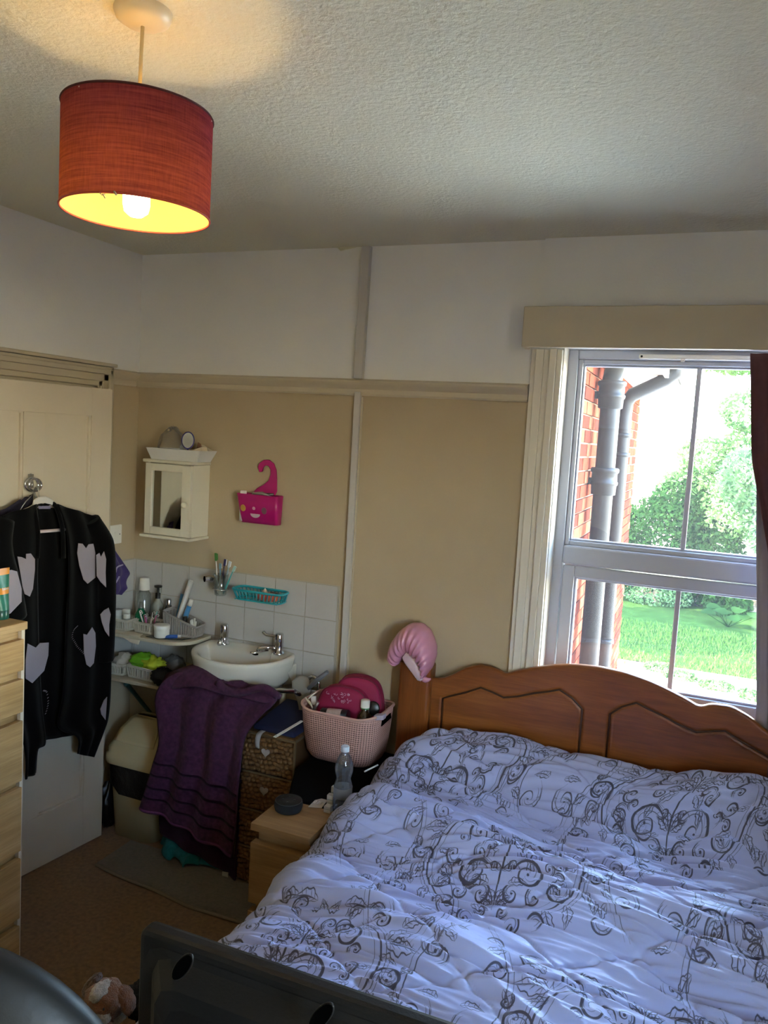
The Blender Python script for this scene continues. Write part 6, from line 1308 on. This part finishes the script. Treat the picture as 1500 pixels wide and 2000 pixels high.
# purple garments behind
VIO = mat('violet_jersey', '3a2c62', .85, bump=.2, bscale=300, sheen=.1); VIB = mat('violet_trim', 'a49ab8', .8)
t = thing('violet_top', 'violet jersey top with pale trim hanging behind the cardigan', 'top', at_x(225, 1110, .06))
def vcloth(rows, x0, fold, ph, seed): return rows_cloth([(a, b_, x0, c_, d_, x0 + e) for a, b_, c_, d_, e in rows], 'x', 20, 6, fold, 2, ph, seed)
obj('sleeve', vcloth([(196, 1035, 206, 1048, 0), (198, 1060, 222, 1075, 0), (200, 1085, 236, 1095, 0), (203, 1110, 250, 1118, .0), (204, 1130, 244, 1135, .01), (206, 1150, 246, 1148, .0), (210, 1158, 236, 1162, 0)], .125, .014, 1, 4), VIO, t, solid=.006)
obj('trim_band', MB().tube(cat_rom([at_x(240, 1103, .142), at_x(229, 1108, .144), at_x(226, 1118, .144)], 4), .0032, 6).tube(cat_rom([at_x(233, 1126, .142), at_x(226, 1138, .144), at_x(216, 1146, .144)], 4), .0035, 6), VIB, t)
obj('body_panel', vcloth([(190, 1060, 207, 1070, 0), (190, 1200, 213, 1205, 0), (192, 1280, 214, 1290, 0), (193, 1360, 212, 1362, 0)], .115, .006, 0, 6), VIO, t, solid=.005)
NVG = mat('plum_jacket', '1a1428', .8, bump=.2, bscale=300)
t = thing('plum_jacket', 'dark plum jacket shoulder hanging at the hinge side of the cardigan', 'jacket', at_x(20, 1000, .1))
obj('shoulder_panel', rows_cloth([(38, 978, .105, 64, 965, .105), (10, 996, .105, 62, 985, .105), (-10, 1008, .105, 58, 1000, .105), (-20, 1060, .105, 50, 1060, .105), (-18, 1140, .105, 45, 1140, .105)], 'x', 20, 6, .008, 2, 0, 7), NVG, t, solid=.006)
t = thing('coat_hanger', 'thin silver wire hanger tip beside the plum jacket', 'hanger', at_x(50, 985, .12)); obj('wire', MB().tube([at_x(64, 965, .11), at_x(50, 980, .128), at_x(38, 998, .128)], .0022, 6), CHROME, t)
# dark strip of clutter between door and bin
single('dark_bag', crumple((.07, -.215, .10), (.035, .05, .10), 3.3, amp=.25), mat('dark_bag_plastic', '0d0f0f', .4), 'dark plastic bag squeezed between the door edge and the bin', 'bag', (.07, -.2, 0))
# ------------------------------------------------------------------ toys at the foot of the bed
GB = mat('green_carton', '1f3a2a', .5); CBX = mat('cream_stripe', 'c9c4a0', .6)
bx = at_z(250, 1990, .33)
t = thing('gift_box', 'dark green box with a cream stripe below the plush toy', 'box', (1.16, -1.52, 0))
obj('carton', MB().box(1.12, 1.345, -1.70, -1.50, 0, .33), GB, t, bevel=.004); obj('stripe', MB().box(1.118, 1.347, -1.702, -1.498, .30, .318), CBX, t); obj('lid_band', MB().box(1.29, 1.347, -1.702, -1.498, .3305, .3325), CBX, t)
def fur(name, c1, c2): return mat(name, c1, 1, var=.4, vscale=60, bump=1, bscale=260, bdist=.006, sheen=.4)
FB = fur('fur_ginger', '7d4a24', ''); FW_ = fur('fur_white', 'b5a999', ''); FBD = fur('fur_brown', '5f3f28', '')
t0 = at_d(205, 1950, 2.02); hd = np.array(t0)
t = thing('plush_toy', 'ginger and white plush puppy with a floppy ear on the green box', 'plush toy', (hd[0], hd[1], .33))
def furry(c, r, seed, m_, nm, rot=None, amp=.12):
    P = []
    for i in range(25):
        th = PI * i / 24 - PI / 2; row = []
        for k in range(36):
            ph = 2 * PI * k / 36; d_ = np.array((math.cos(th) * math.cos(ph), math.cos(th) * math.sin(ph), math.sin(th))); q = d_ * np.array(r) * (1 + amp * nz(*(d_ * 3 + seed)) + amp * .7 * nz(*(d_ * 11 + seed)))
            if rot is not None: q = np.array(rot @ Vector(q))
            row.append(np.array(c) + q)
        P.append(row)
    return obj(nm, MB().grid(P, closed_v=True), m_, t)
rb = Matrix.Rotation(.5, 3, 'Y')
furry(hd + (0, .0, -.005), (.052, .05, .048), 1, FB, 'head'); furry(hd + (.018, -.03, -.022), (.026, .026, .022), 2, FW_, 'muzzle'); furry(hd + (.0, -.015, .03), (.02, .035, .02), 3, FW_, 'blaze')
furry(hd + (-.052, .012, .012), (.016, .028, .036), 4, FBD, 'ear', rb); furry(hd + (.05, .02, .0), (.014, .026, .036), 5, FB, 'ear', Matrix.Rotation(-.5, 3, 'Y'))
for dx in (-.018, .03): obj('eye', MB().ell(hd + (dx - .004, -.046 + .008 * (dx > 0), .006), (.006, .005, .006), 12, 8), BLKC, t)
obj('nose', MB().ell(hd + (.02, -.057, -.014), (.008, .006, .006), 12, 8), mat('nose_brown', '3a201c', .4), t)
bz = (hd[2] - .33); furry((hd[0], hd[1] + .01, .33 + (bz - .04) * .5), (.05, .048, (bz - .03) * .5), 6, FW_, 'body')
for dx in (-.03, .035): furry((hd[0] + dx, hd[1] - .045, .33 + .016), (.018, .032, .016), 7 + dx, FB, 'paw')
c = at_d(262, 1938, 2.1)
single('fluffy_slipper', crumple((c[0] + .02, c[1] + .04, c[2] - .04), (.06, .06, .055), 9.1, 40, 26, amp=.22, fr=6), mat('charcoal_fluff', '26282b', 1, bump=1, bscale=200, bdist=.01), 'charcoal fluffy cushion behind the plush puppy', 'cushion', (c[0], c[1], c[2] - .09))
for q in [o for o in bpy.data.objects if o.name.startswith('fluffy_slipper')]: q.name = 'fluffy_cushion'
